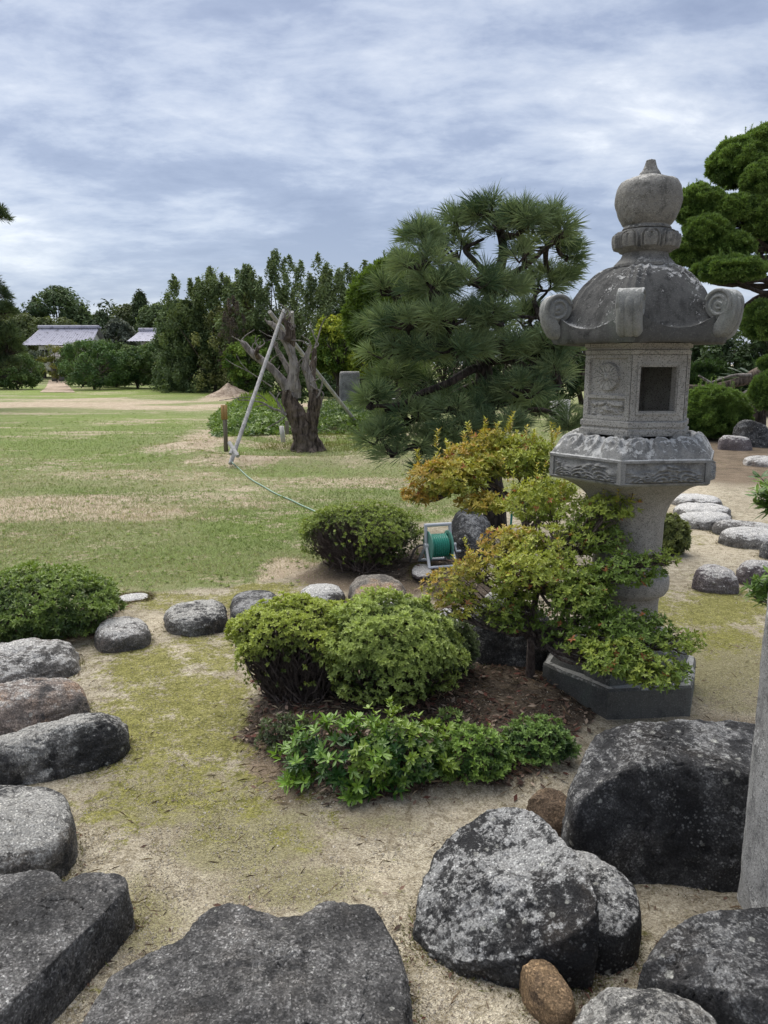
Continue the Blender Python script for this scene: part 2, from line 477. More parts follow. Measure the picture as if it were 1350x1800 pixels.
M = {}
M['rock_dark'] = rock_mat('rock_dark', base=(.19, .185, .175), dark=(.04, .04, .041), amount=.68, speck=.75, top=.10)
M['rock_black'] = rock_mat('rock_black', base=(.10, .10, .102), dark=(.03, .03, .032), lich=(.36, .36, .355), amount=.66, speck=.9, top=.05, tint_amt=.1)
M['rock_slab'] = rock_mat('rock_slab', base=(.17, .165, .16), dark=(.055, .054, .054), lich=(.36, .355, .345), amount=.58, speck=.35, top=.03, tint_amt=.1, ls=1.6, grain=1.0)
M['rock_lichen'] = rock_mat('rock_lichen', base=(.10, .10, .10), dark=(.026, .026, .028), lich=(.53, .53, .52), amount=.66, speck=.8, top=.12, tint_amt=.15, ls=1.25)
M['rock_pale'] = rock_mat('rock_pale', base=(.33, .305, .28), dark=(.11, .105, .10), lich=(.60, .59, .57), amount=.66, speck=.35, top=.15, tint=(.30, .21, .15), tint_amt=.35)
M['rock_pink'] = rock_mat('rock_pink', base=(.33, .27, .23), dark=(.08, .075, .075), lich=(.55, .53, .50), amount=.50, speck=.3, top=.12, tint=(.46, .30, .20), tint_amt=.9)
M['rock_mauve'] = rock_mat('rock_mauve', base=(.20, .175, .175), dark=(.085, .07, .075), lich=(.6, .58, .56), amount=.58, speck=.2, top=.3, tint_amt=.1)
M['rock_white'] = rock_mat('rock_white', base=(.28, .27, .255), dark=(.10, .095, .09), lich=(.66, .65, .63), amount=.62, speck=.2, top=.25, tint_amt=.1)
M['rock_brown'] = rock_mat('rock_brown', base=(.30, .215, .135), dark=(.13, .09, .06), lich=(.40, .32, .22), amount=.40, speck=.05, top=.05, tint=(.36, .24, .13), tint_amt=.7)
M['rock_rust'] = rock_mat('rock_rust', base=(.30, .27, .23), dark=(.12, .11, .10), lich=(.52, .49, .44), amount=.5, speck=.15, top=.1, tint=(.40, .26, .15), tint_amt=.7)
M['gr_fire'] = granite('granite_firebox', (.37, .36, .335), (.22, .215, .20), (.46, .45, .42), .12, top=.02, pepper=.85, stain=.3)
M['gr_plat'] = granite('granite_platform', (.30, .30, .29), (.09, .09, .09), (.60, .60, .58), .46, top=.24, pepper=.35, stain=.65)
M['gr_wave'] = granite('granite_carving', (.27, .27, .26), (.07, .07, .07), (.46, .46, .45), .22, top=.10, pepper=.4, stain=.6)
M['gr_roof'] = granite('granite_roof', (.10, .10, .097), (.026, .026, .026), (.52, .52, .51), .575, top=.09, pepper=.15, green=.35, stain=.9)
M['gr_scroll'] = granite('granite_scroll', (.25, .255, .245), (.10, .105, .10), (.52, .52, .50), .38, top=.20, pepper=.25, green=.35, stain=.6)
M['gr_jewel'] = granite('granite_jewel', (.22, .215, .20), (.06, .06, .058), (.50, .49, .46), .44, top=.14, pepper=.45, stain=.75)
M['gr_shaft'] = granite('granite_shaft', (.33, .315, .29), (.17, .165, .15), (.44, .43, .4), .15, top=.1, pepper=.7, stain=.35)
M['gr_base'] = granite('granite_base', (.14, .14, .13), (.055, .055, .052), (.42, .42, .40), .28, top=.26, pepper=.3, green=.4, stain=.6)
M['gr_post'] = granite('granite_post', (.27, .27, .265), (.07, .07, .07), (.58, .58, .57), .60, top=.05, pepper=.6, stain=.8)
M['leaf'] = leaf_mat('leaf', .45, .4, .22)
M['leaf_gloss'] = leaf_mat('leaf_gloss', .38, .45, .2)
M['leaf_far'] = leaf_mat('leaf_far', .65, .2, .18)
M['needle'] = leaf_mat('needle', .5, .3, .12)
M['grass'] = leaf_mat('grass_blade', .6, .25, .25)
M['litter'] = leaf_mat('litter', .8, .15, .06)
M['bark_pine'] = bark_mat('bark_pine', (.018, .015, .014), (.075, .062, .055), 22)
M['bark_dead'] = bark_mat('bark_dead', (.035, .027, .022), (.17, .135, .11), 16, (1, 1, .18))
M['bark_grey'] = bark_mat('bark_grey', (.13, .115, .105), (.34, .31, .29), 18, (1, 1, .18))
M['twig'] = bark_mat('twig_bark', (.085, .066, .058), (.24, .195, .175), 60)
M['bark'] = bark_mat('bark', (.04, .033, .028), (.13, .11, .09), 25)
M['pole'] = bark_mat('weathered_pole', (.30, .29, .28), (.47, .46, .45), 14, (1, 1, .1))
M['stake'] = bark_mat('weathered_stake', (.16, .14, .11), (.27, .24, .20), 20, (1, 1, .1))
# ================================================================== THE GROUND
rng = np.random.default_rng(7)
def axis(step0, lim0, growth, lim1, growth2, lim2):
    a = [0.0]
    while a[-1] < lim0: a.append(a[-1] + step0)
    while a[-1] < lim1: a.append(a[-1] * (1 + growth))
    while a[-1] < lim2: a.append(a[-1] * (1 + growth2))
    return np.array(a)
xa = axis(.03, 2.6, .016, 9, .07, 2500); xs = np.concatenate([-xa[:0:-1], xa])
ys = [-2500, -600, -150, -40, -12, -5, -2, -.8, 0, .4]
y = .7
while y < 2500:
    ys.append(y); y += .03 if y < 2.8 else (.0108 * y if y < 60 else .07 * y)
ys = np.array(ys)

ELL_GREEN = [(60, 765, 260, 42, .55), (200, 740, 300, 20, .6), (300, 688, 460, 12, 1.4), (90, 684, 200, 6, .8), (170, 800, 170, 20, .55), (450, 925, 130, 45, .55), (330, 985, 190, 32, .35),
             (420, 790, 90, 25, .5), (520, 830, 150, 14, .4), (60, 900, 80, 18, .15), (560, 905, 140, 24, .7), (600, 780, 110, 14, .6), (340, 742, 90, 14, .5), (180, 1000, 160, 30, .3), (640, 860, 130, 12, .3), (760, 905, 60, 12, .8), (150, 868, 120, 14, .3)]
ELL_BARE = [(110, 711, 270, 8, .85), (260, 716, 220, 6, .6), (480, 712, 190, 3.5, .8), (90, 703, 190, 4, .5), (370, 772, 70, 20, .7), (330, 845, 260, 26, .2), (60, 895, 170, 32, .5), (200, 905, 130, 16, .4), (480, 815, 200, 15, .6), (620, 818, 130, 16, .6),
            (600, 845, 200, 20, .2), (150, 835, 200, 16, .2), (520, 1005, 60, 28, .9), (700, 800, 60, 16, .5), (400, 700, 60, 4, .9), (320, 790, 90, 16, .45), (760, 820, 120, 30, .4), (450, 870, 160, 18, .15)]
ELL_MOSS = [(250, 1425, 130, 60, .5), (520, 1475, 110, 40, .4), (260, 1180, 130, 60, .8), (360, 1240, 110, 110, .85), (300, 1320, 130, 70, .6), (380, 1420, 150, 50, .45), (300, 1230, 150, 130, .75), (380, 1150, 130, 80, .7), (470, 1060, 130, 26, .85), (300, 1060, 140, 26, .65), (330, 1370, 150, 90, .5), (390, 1330, 80, 110, .45), (240, 1190, 90, 70, .55), (480, 1400, 80, 40, .35),
            (1240, 1070, 140, 46, 1.1), (1150, 1060, 110, 40, .8), (1290, 1120, 120, 46, .7), (1240, 1015, 60, 14, .5), (1320, 935, 60, 16, .3), (1210, 955, 40, 16, .4), (320, 1460, 140, 40, .3), (560, 1440, 60, 20, .3), (230, 1330, 60, 60, .4), (600, 1000, 60, 10, .3), (460, 1035, 90, 14, .8)]
ELL_DRY = [(400, 1480, 260, 100, .75), (300, 1420, 220, 100, .7), (500, 1560, 240, 80, .6), (250, 1600, 120, 140, .6), (650, 1450, 110, 36, .5), (1260, 1160, 120, 70, .65), (1290, 1230, 80, 30, .4), (150, 1560, 120, 80, .4), (200, 1280, 100, 80, .3), (1220, 920, 60, 30, .4)]
ELL_SAND = [(1250, 960, 120, 45, .7), (660, 1540, 120, 60, .6), (820, 1430, 130, 30, .7), (900, 1740, 120, 60, .5), (230, 1240, 40, 14, .7), (380, 1385, 40, 20, .8), (240, 1350, 40, 50, .5), (290, 1095, 70, 20, .5), (1180, 1570, 90, 30, .4), (540, 1475, 80, 30, .4), (330, 1145, 60, 10, .6), (1200, 870, 60, 30, .6)]
ELL_SOIL = [(1300, 815, 160, 48, .9), (1270, 1290, 120, 40, .5), (1000, 1420, 60, 40, .3), (470, 1330, 60, 100, .7), (500, 1395, 60, 40, .5), (640, 1015, 130, 22, .8), (740, 1020, 60, 30, .7)]
def ell(u, v, lst, X, Y, seed):
    n1 = fbm2(X, Y, .9, 4, seed); n2 = fbm2(X, Y, .22, 3, seed + 3, sx=.5)
    o = np.zeros_like(u)
    k = np.where(Y > 9, n2, n1)
    for (a, b, ru, rv, am) in lst:
        d = np.sqrt(((u - a) / ru) ** 2 + ((v - b) / rv) ** 2) + .75 * k
        o = np.maximum(o, am * (1 - sstep(d, .30, 1.30)))
    return o
LAWN_POLY = gpoly((-3000, 1062), (0, 1050), (215, 1048), (300, 1046), (400, 1040), (500, 1018), (560, 990), (620, 940), (740, 915), (800, 905), (1000, 880), (1100, 800), (1120, 740), (1200, 668), (2500, 650), (-2500, 650))
def masks(X, Y):
    u, v = topix(X, Y); f = Y > .3
    u = np.where(f, u, 600); v = np.where(f, v, 2600)
    sdl = poly_sd(X, Y, LAWN_POLY) + .35 * fbm2(X, Y, 1.1, 4, 21)
    lawn = 1 - sstep(sdl, -.35, .3)
    bed = np.maximum(1 - sstep(poly_sd(X, Y, BED) + .05 + .14 * fbm2(X, Y, 4.5, 4, 3), -.12, .05), 1 - sstep(poly_sd(X, Y, BED2) + .10 * fbm2(X, Y, 4.5, 4, 3), -.12, .05))
    return dict(m_lawn=lawn, m_green=ell(u, v, ELL_GREEN, X, Y, 31), m_bare=ell(u, v, ELL_BARE, X, Y, 41), m_moss=ell(u, v, ELL_MOSS, X, Y, 51),
                m_dry=ell(u, v, ELL_DRY, X, Y, 61), m_sand=ell(u, v, ELL_SAND, X, Y, 71), m_soil=ell(u, v, ELL_SOIL, X, Y, 81), m_bed=bed)

m, t = new_mat('ground')
M['ground'] = m
gp = t.n('ShaderNodeNewGeometry').outputs['Position']
big = t.noise(gp, .55, 4, .6, .2); mid = t.noise(gp, 3.2, 6, .65); sm = t.noise(gp, 16, 6, .7); fine = t.noise(gp, 70, 4, .7); gr = t.noise(gp, 260, 3, .7)
vo = t.vor(gp, 210)
vs = t.n('ShaderNodeSeparateColor'); t.put(vs.inputs[0], vo['Color'])
A = {k: t.attr(k) for k in ('m_lawn', 'm_green', 'm_bare', 'm_moss', 'm_dry', 'm_sand', 'm_soil', 'm_bed')}
def soft(att, n, amt=.55, a=.30, b=.62):
    return t.step(t.math('ADD', att, t.math('MULTIPLY', t.math('SUBTRACT', n, .5), amt * 2)), a, b)
sand = t.mix(t.step(mid, .32, .68), (.335, .30, .235), (.50, .46, .375))
grainc = t.mix(vs.outputs[0], (.55, .52, .47), (1.35, 1.33, 1.28))
sand = t.mix(t.step(t.math('ADD', t.math('MULTIPLY', sm, .6), t.math('MULTIPLY', fine, .4)), .56, .40), sand, (.22, .19, .135))
sand = t.mix(t.math('MULTIPLY', A['m_sand'], t.step(sm, .30, .55)), sand, (.56, .50, .395))
dry = t.mix(fine, (.115, .108, .05), (.32, .30, .17))
n_d = t.math('ADD', t.math('MULTIPLY', mid, .35), t.math('ADD', t.math('MULTIPLY', sm, .4), t.math('MULTIPLY', fine, .35)))
c = t.mix(t.math('MULTIPLY', soft(A['m_dry'], n_d, 1.25, .28, .66), .85), sand, dry)
soil = t.mix(t.step(t.math('ADD', t.math('MULTIPLY', fine, .5), t.math('MULTIPLY', mid, .5)), .34, .66), (.10, .08, .058), (.26, .205, .155))
c = t.mix(soft(A['m_soil'], n_d, 1.0, .25, .7), c, soil)
moss = t.mix(t.step(t.math('ADD', t.math('MULTIPLY', fine, .6), t.math('MULTIPLY', sm, .4)), .36, .64), (.10, .105, .024), (.29, .28, .085))
mo = t.math('ADD', t.math('MULTIPLY', t.noise(gp, 7, 6, .7), .55), t.math('MULTIPLY', t.noise(gp, 38, 5, .75), .45))
c = t.mix(t.math('MULTIPLY', soft(t.math('MULTIPLY', A['m_moss'], .86), mo, 1.9, .24, .62), .9), c, moss)
# the lawn
straw = t.mix(fine, (.22, .185, .12), (.43, .385, .285))
grn = t.mix(fine, (.085, .125, .034), (.225, .285, .10))
lush = t.mix(fine, (.10, .15, .03), (.245, .32, .085))
lg = t.vmul(gp, (.5, 1, 1))
gn = t.math('ADD', t.math('MULTIPLY', t.noise(lg, .42, 5, .62, .3), .5), t.math('ADD', t.math('MULTIPLY', t.noise(lg, 2.3, 5, .7), .35), t.math('MULTIPLY', t.noise(gp, 5.5, 9, .82), .34)))
gf = t.step(t.math('ADD', gn, t.math('MULTIPLY', A['m_green'], .20)), .37, .66)
lw = t.mix(gf, straw, grn)
lw = t.mix(t.math('MULTIPLY', t.step(t.math('ADD', A['m_green'], t.math('MULTIPLY', t.math('SUBTRACT', gn, .5), 1.0)), .45, .95), .85), lw, lush)
bare = t.mix(t.step(t.math('ADD', t.math('MULTIPLY', mid, .5), t.math('MULTIPLY', fine, .5)), .38, .62), (.31, .25, .185), (.50, .43, .34))
lw = t.mix(soft(A['m_bare'], t.math('ADD', t.math('MULTIPLY', gn, .75), t.math('MULTIPLY', sm, .25)), 2.1, .30, .66), lw, bare)
c = t.mix(soft(A['m_lawn'], sm, .5, .3, .7), c, lw)
bedc = t.mix(t.step(t.math('ADD', t.math('MULTIPLY', sm, .5), t.math('MULTIPLY', fine, .5)), .36, .64), (.034, .026, .021), (.15, .122, .098))
bedc = t.mix(t.step(mid, .52, .70), bedc, (.22, .175, .13))
c = t.mix(soft(A['m_bed'], sm, .6, .3, .7), c, bedc)
c = t.mix(.8, c, grainc, 'MULTIPLY')
hh = t.math('ADD', t.math('ADD', t.math('MULTIPLY', sm, 1.1), t.math('MULTIPLY', fine, .7)), t.math('MULTIPLY', vo['Distance'], .35))
finish(t, c, .95, .12, hh, .8, .018)

XX, YY = np.meshgrid(xs, ys)
Xf, Yf = XX.ravel(), YY.ravel()
Zf = ground_h(Xf, Yf)
near = (Yf > .5) & (Yf < 9) & (np.abs(Xf) < 5)
Zf = Zf + np.where(near, .007 * fbm2(Xf, Yf, 9, 3, 15), 0)
mb = MB(); mb.grid(np.stack([Xf, Yf, Zf], 1).reshape(len(ys), len(xs), 3)); 
ground = mb.build('ground', M['ground'], attrs=masks(Xf, Yf))
ground['kind'] = 'structure'

# ---- blades of lawn grass, moss tufts, gravel and litter (nobody could count them)
def sample_ground(n, us, vs_, pw=1.0):
    """random ground points, even in the picture's depth bands so that near ones are small and many"""
    u = rng.uniform(us[0], us[1], n); v = vs_[0] + (vs_[1] - vs_[0]) * rng.uniform(0, 1, n) ** pw
    a = (u - 675) / F; b = (900 - v) / F
    dy = CP + SP * b; dz = -SP + CP * b; tt = -CAM_Z / dz
    return a * tt, dy * tt
def blades(name, n, us, vs_, pick, hmin, hmax, wid, cols, pw=1.0, lean=.5):
    X, Y = sample_ground(n, us, vs_, pw)
    mk = masks(X, Y); pr = pick(mk, X, Y)
    k = rng.uniform(0, 1, n) < pr
    X, Y = X[k], Y[k]; mk = {a: b[k] for a, b in mk.items()}; n = len(X)
    Z = ground_h(X, Y) - .002
    az = rng.uniform(0, 6.283, n); H = rng.uniform(hmin, hmax, n); sc = np.clip(Y / 6, .8, 3.0)
    W = wid * sc; H = H * np.clip(sc, 1, 1.5)
    S = np.stack([np.cos(az), np.sin(az), 0 * az], 1) * W[:, None] * .5
    ln = np.stack([rng.normal(0, lean, n), rng.normal(0, lean, n), np.ones(n)], 1) * H[:, None]
    P = np.stack([X, Y, Z], 1)
    V = np.stack([P - S, P + S, P + ln], 1).reshape(-1, 3)
    Cc = np.repeat(cols(mk, n, X, Y), 3, 0)
    b = MB(); b.add(V, np.arange(3 * n).reshape(-1, 3), Cc)
    o = b.build(name, M['grass'], smooth=False); o['kind'] = 'stuff'
    return o
def lawn_cols(mk, n, X, Y):
    t0 = np.clip(.58 + .4 * mk['m_green'] - .5 * mk['m_bare'] + .9 * fbm2(X, Y, .8, 4, 33, sx=.6) + rng.normal(0, .22, n), 0, 1)
    c = lerp((.40, .35, .23), (.135, .195, .05), t0)
    g = np.clip(mk['m_green'] * 1.2 - .4 + rng.normal(0, .15, n), 0, 1)[:, None]
    c = c * (1 - g) + np.array([[.15, .245, .045]]) * g
    return c * rng.uniform(.65, 1.25, (n, 1))
blades('lawn_grass', 190000, (-60, 1150), (740, 1070), lambda k, X, Y: np.clip(k['m_lawn'] * (1 - .85 * k['m_bare']) * (1 - k['m_bed']) * (.35 + 1.3 * np.clip(.5 + fbm2(X, Y, .9, 4, 33, sx=.6), 0, 1)), 0, 1), .010, .028, .0045, lawn_cols, lean=.8)
def moss_cols(mk, n, X, Y):
    c = lerp((.26, .22, .12), (.15, .155, .03), np.clip(mk['m_moss'] * 1.1 + rng.normal(0, .25, n), 0, 1))
    return c * rng.uniform(.6, 1.3, (n, 1))
blades('moss', 120000, (-20, 1340), (1000, 1800), lambda k, X, Y: np.clip((k['m_moss'] * .9 + k['m_dry'] * .28) * (1 - k['m_bed']) * np.clip(.45 + 2.0 * fbm2(X, Y, 6, 4, 12), 0, 1), 0, 1), .003, .010, .0035, moss_cols, lean=1.2)
# loose gravel
def gravel(n, us, vs_):
    X, Y = sample_ground(n, us, vs_)
    mk = masks(X, Y)
    k = rng.uniform(0, 1, n) < np.clip(1 - mk['m_lawn'] * .8 - mk['m_bed'] * .7 - mk['m_moss'] * .4, .05, 1)
    X, Y = X[k], Y[k]; n = len(X)
    Z = ground_h(X, Y)
    s = rng.uniform(.0016, .0042, n) * np.where(rng.uniform(0, 1, n) < .05, 2.0, 1)
    base = np.array([[1, 0, 0], [-.4, .9, 0], [-.5, -.8, .1], [0, .1, .8]], float)
    a = rng.uniform(0, 6.283, n); ca, sa = np.cos(a), np.sin(a)
    V = np.stack([base[None, :, 0] * ca[:, None] - base[None, :, 1] * sa[:, None], base[None, :, 0] * sa[:, None] + base[None, :, 1] * ca[:, None], np.repeat(base[None, :, 2], n, 0)], -1) * s[:, None, None]
    V = V + np.stack([X, Y, Z], 1)[:, None]
    b = np.arange(n)[:, None] * 4
    Fc = np.concatenate([b + [[0, 1, 3]], b + [[1, 2, 3]], b + [[2, 0, 3]]], 0)
    C = lerp((.22, .17, .12), (.60, .55, .46), rng.uniform(0, 1, n) ** .8)
    mb = MB(); mb.add(V.reshape(-1, 3), Fc, np.repeat(C, 4, 0))
    o = mb.build('gravel', M['litter'], smooth=False); o['kind'] = 'stuff'
gravel(70000, (-20, 1360), (960, 1800))
# fallen leaves and needles
def litter(name, n, us, vs_, pick, L, cols, wr=.4, flat=.25):
    X, Y = sample_ground(n, us, vs_); mk = masks(X, Y)
    k = rng.uniform(0, 1, n) < pick(mk, X, Y); X, Y = X[k], Y[k]; n = len(X)
    P = np.stack([X, Y, ground_h(X, Y) + rng.uniform(.002, .018, n)], 1)
    a = rng.uniform(0, 6.283, n)
    D = np.stack([np.cos(a), np.sin(a), rng.normal(0, flat, n)], 1)
    Nn = unit(np.stack([rng.normal(0, .35, n), rng.normal(0, .35, n), np.ones(n)], 1))
    ls = rng.uniform(L[0], L[1], n)
    C = np.array(cols)[rng.integers(0, len(cols), n)] * rng.uniform(.6, 1.3, (n, 1))
    mb = MB(); leaf_batch(mb, P, D, Nn, ls, ls * wr, C, droop=.2, cup=-.2)
    o = mb.build(name, M['litter'], smooth=False); o['kind'] = 'stuff'
LC = [(.12, .068, .05), (.17, .105, .08), (.085, .052, .04), (.24, .17, .13), (.30, .235, .185), (.06, .042, .034), (.13, .055, .042)]
litter('leaf_litter', 9000, (380, 1060), (990, 1430), lambda k, X, Y: np.clip(k['m_bed'] * (.35 + 1.6 * np.clip(fbm2(X, Y, 3, 3, 8) + .3, 0, 1)), 0, .9), (.018, .05), LC)
litter('leaf_litter', 2600, (40, 240), (1050, 1180), lambda k, X, Y: k['m_bed'] * .9, (.018, .045), LC)
litter('leaf_litter', 260, (-20, 1350), (1060, 1800), lambda k, X, Y: np.clip(.5 - k['m_lawn'], 0, 1), (.010, .035), LC)
NCOL = [(.27, .20, .13), (.20, .14, .09), (.36, .29, .2), (.12, .085, .06)]
litter('pine_needle_litter', 4200, (380, 1010), (1180, 1430), lambda k, X, Y: np.clip(k['m_bed'] * .55 + k['m_soil'] * .5, 0, .9), (.03, .08), NCOL, wr=.035, flat=.1)
litter('pine_needle_litter', 2600, (-20, 1350), (1000, 1800), lambda k, X, Y: np.clip(k['m_dry'] * .55 + .12 - k['m_lawn'], 0, .8), (.02, .07), NCOL, wr=.035, flat=.1)

Xw, Yw = sample_ground(1500, (-40, 1000), (720, 1060))
mk_ = masks(Xw, Yw); kw = (rng.uniform(0, 1, 1500) < mk_['m_lawn'] * .9) & (mk_['m_bed'] < .2); Xw, Yw = Xw[kw], Yw[kw]
Pw = np.stack([Xw, Yw, ground_h(Xw, Yw) + .004], 1); nw = len(Pw)
mb = MB(); rosettes(mb, Pw, unit(np.stack([rng.normal(0, .15, nw), rng.normal(0, .15, nw), np.ones(nw)], 1)), 9, rng.uniform(.02, .045, nw) * np.clip(Yw / 9, .8, 2), rng.uniform(.006, .012, nw), lerp((.14, .20, .05), (.25, .32, .09), rng.uniform(0, 1, nw)), rng, 62, 14)
o = mb.build('lawn_weeds', M['grass'], smooth=False); o['kind'] = 'stuff'; o['label'] = 'small weeds and clumps standing out of the worn lawn'; o['category'] = 'weeds'

# ================================================================== ROCKS
def rock_finish(V, nlong, seed, amp, fr, planes, rg, center, cut=.08):
    P = V.copy()
    ext = np.abs(P - center).max(0)
    for _ in range(planes):
        n = unit(np.array([rg.normal(), rg.normal(), abs(rg.normal()) * .55 + .05]))
        o = np.abs(n) @ ext * rg.uniform(.70, .86)
        d = np.maximum((P - center) @ n - o, 0)
        P = P - d[:, None] * n * .85
    n = unit(P - center)
    s = fr / max(ext[0], ext[1])
    P = P + n * (amp * ext.mean() * fbm(P * s * 1.3 + seed * 3.1, 4, seed))[:, None]
    P = P + n * (.30 * amp * ext.mean() * fbm(P * s * 6 + seed, 5, seed + 3, .62))[:, None]
    P = P - n * (.22 * amp * ext.mean() * (1 - np.abs(fbm(P * s * 3 + seed * 2, 3, seed + 9))) ** 5)[:, None]
    r = fbm(P * s * 1.5 * np.array([1, 1, 2.0]) + seed * 1.7, 2, seed + 40)
    P = P - n * (cut * .28 * ext.mean() * sstep(-np.abs(r), -.022, 0))[:, None]
    return P
def rock(name, label, u0, u1, vt, vb, H, mat, seed, group=None, cat='stone', sq=2.4, ez=.62, er=.62, planes=5, amp=.10, res=64, yaw=None, dmin=.5, sink=.10, kb=.72, flatten=0):
    rg = np.random.default_rng(seed)
    um = (u0 + u1) / 2
    Fp = G(um, vb); g = Fp[2]
    B = G0(um, vt, g + H * kb)
    D = max(np.hypot(*(B - Fp)[:2]), .2) * 1.04
    Cp = Fp + np.array([um - 675, F, 0]) / np.hypot(um - 675, F) * D / 2
    W = (u1 - u0) * (depth(Cp) - .3 * H * SP) / F
    D = max(D, dmin * W)
    Cp = Fp + np.array([um - 675, F, 0]) / np.hypot(um - 675, F) * D / 2
    th = np.linspace(0, 2 * math.pi, 2 * res, endpoint=False); ph = np.linspace(0, math.pi * .66, res)
    Th, Ph = np.meshgrid(th, ph)
    base = (np.abs(np.cos(Th)) ** sq + np.abs(np.sin(Th)) ** sq) ** (-1 / sq)
    q = np.stack([np.cos(Th).ravel() * 1.1, np.sin(Th).ravel() * 1.1, np.full(Th.size, seed * 1.37)], 1)
    base = base * (1 + .10 * fbm(q, 3, seed).reshape(Th.shape))
    sp_, cp_ = np.sin(Ph), np.cos(Ph)
    rr = np.where(Ph < math.pi / 2, np.abs(sp_) ** er, .93 + .07 * sp_)
    zz_ = np.where(cp_ >= 0, np.abs(cp_) ** ez, -np.abs(cp_) ** 1.0 * .9)
    x = base * rr * np.cos(Th) * W / 2; y = base * rr * np.sin(Th) * D / 2
    z = zz_ * H
    tx, ty = rg.normal(0, .10, 2)
    z = z * (1 + tx * x / (W / 2) + ty * y / (D / 2))
    V = np.stack([x, y, z], -1).reshape(-1, 3)
    V = rock_finish(V, 0, seed, amp, 1.6, planes, rg, np.array([0, 0, H * .15]))
    a = math.atan2(-Cp[0], Cp[1]) if yaw is None else yaw
    ca, sa = math.cos(a), math.sin(a)
    V = np.stack([V[:, 0] * ca - V[:, 1] * sa, V[:, 0] * sa + V[:, 1] * ca, V[:, 2]], 1)
    loc = Cp.copy(); loc[2] = gz(Cp[0], Cp[1]) - .012
    mb = MB(); mb.grid((V + loc).reshape(res, 2 * res, 3), closed=True)
    o = mb.build(name, M[mat], loc=loc, sharp=None)
    return tag(o, label, cat, group)
def rim_rock(name, label, rim, mat, seed, bulge=.03, flare=.05, round_=.16, group=None, cat='boulder', res=150, rings=54, amp=.05, low=-.08, cx=None, steps=(), cut=.08, fr=2.4, planes=0):
    """a stone described by the ring of its upper edge, as (u, v, height) points read off the picture"""
    rg = np.random.default_rng(seed)
    P = np.array([G0(u, v, z) for u, v, z in rim])
    c = P.mean(0) if cx is None else np.array(G0(*cx))
    ring = spline(np.vstack([P, P[:1]]), res + 1)[:res]
    c[2] = P[:, 2].mean() + bulge
    V = []
    out = ring[:, :2] - c[:2]; rl = np.linalg.norm(out, axis=1)[:, None]; od = out / rl
    k1 = int(rings * .62); k2 = rings - k1
    for i in range(k1):
        s = (i / (k1 - 1)); e = s * (1 - round_ * .55)
        z = c[2] * (1 - s ** 1.6) + ring[:, 2] * s ** 1.6 - round_ * .12 * s ** 7 * np.abs(ring[:, 2])
        V.append(np.column_stack([c[:2] + out * e, z]))
    zt = V[-1][:, 2]
    for i in range(1, k2 + 1):
        s = i / k2; q = min(1, s / .45)
        e = (1 - round_ * .55) + round_ * .55 * math.sin(q * math.pi / 2)
        xy = c[:2] + out * e + od * flare * max(0, s - .25)
        drop = (1 - math.cos(q * math.pi / 2)) * .42 + max(0, s - .45) / .55 * .58
        V.append(np.column_stack([xy, zt * (1 - drop) + low * drop]))
    V = np.array(V)
    ctr = np.array([c[0], c[1], c[2] * .35])
    W = rock_finish(V.reshape(-1, 3), 0, seed, amp, fr, planes, rg, ctr, cut)
    loc = np.array([c[0], c[1], 0.0])
    mb = MB(); mb.grid(W.reshape(rings, res, 3), closed=True)
    return tag(mb.build(name, M[mat], loc=loc), label, cat, group)

GL = 'boulders edging the left of the sandy path'
rock('boulder', 'rounded pale grey boulder, the one tucked below the dark left shrub', -70, 143, 1126, 1212, .17, 'rock_pale', 11, GL, sq=2.2, planes=3, ez=.85, er=.72, amp=.13, cat='boulder')
rock('boulder', 'boulder with a rusty pink flank, between two grey rounded boulders', -60, 152, 1197, 1290, .18, 'rock_pink', 12, GL, sq=2.3, planes=5, ez=.85, er=.72, amp=.13, cat='boulder')
rock('boulder', 'large black and white lichen spotted boulder, third down the left edge', -40, 224, 1256, 1374, .20, 'rock_dark', 13, GL, sq=2.4, planes=4, ez=.85, er=.72, amp=.13, cat='boulder', res=84)
rim_rock('boulder', 'flat topped speckled boulder with an undercut front, above the wedge shaped slab', [(-130, 1400, .17), (-60, 1372, .17), (0, 1368, .18), (62, 1372, .18), (112, 1384, .17), (131, 1410, .16), (132, 1445, .15), (105, 1478, .14), (40, 1500, .14), (-70, 1520, .14), (-160, 1470, .15)], 'rock_dark', 14, bulge=.03, flare=-.015, round_=.3, group=GL, amp=.05)
rim_rock('stone_slab', 'wedge shaped flat grey slab at the bottom left corner', [(-300, 1540, .16), (-120, 1528, .16), (0, 1533, .165), (85, 1527, .165), (118, 1548, .16), (150, 1532, .165), (200, 1530, .165), (226, 1545, .16), (216, 1572, .155), (150, 1640, .155), (70, 1715, .155), (-20, 1800, .155), (-160, 1880, .155), (-330, 1800, .155)], 'rock_slab', 15, bulge=.012, flare=.02, round_=.07, cat='slab', res=220, amp=.035, fr=4)
rim_rock('stone_slab', 'broad dark stepping slab with a notched back edge at the bottom of the photo', [(135, 1800, .11), (170, 1725, .125), (230, 1678, .13), (310, 1645, .135), (355, 1600, .14), (400, 1582, .145), (450, 1590, .145), (500, 1603, .145), (540, 1596, .145), (575, 1574, .15), (615, 1580, .15), (660, 1590, .15), (690, 1620, .145), (710, 1670, .14), (722, 1730, .13), (728, 1810, .125), (700, 1960, .12), (540, 2040, .12), (300, 2020, .12), (130, 1930, .11)], 'rock_slab', 16, bulge=.022, flare=.03, round_=.14, cat='slab', res=260, rings=80, amp=.055, fr=4.5, cut=.11)
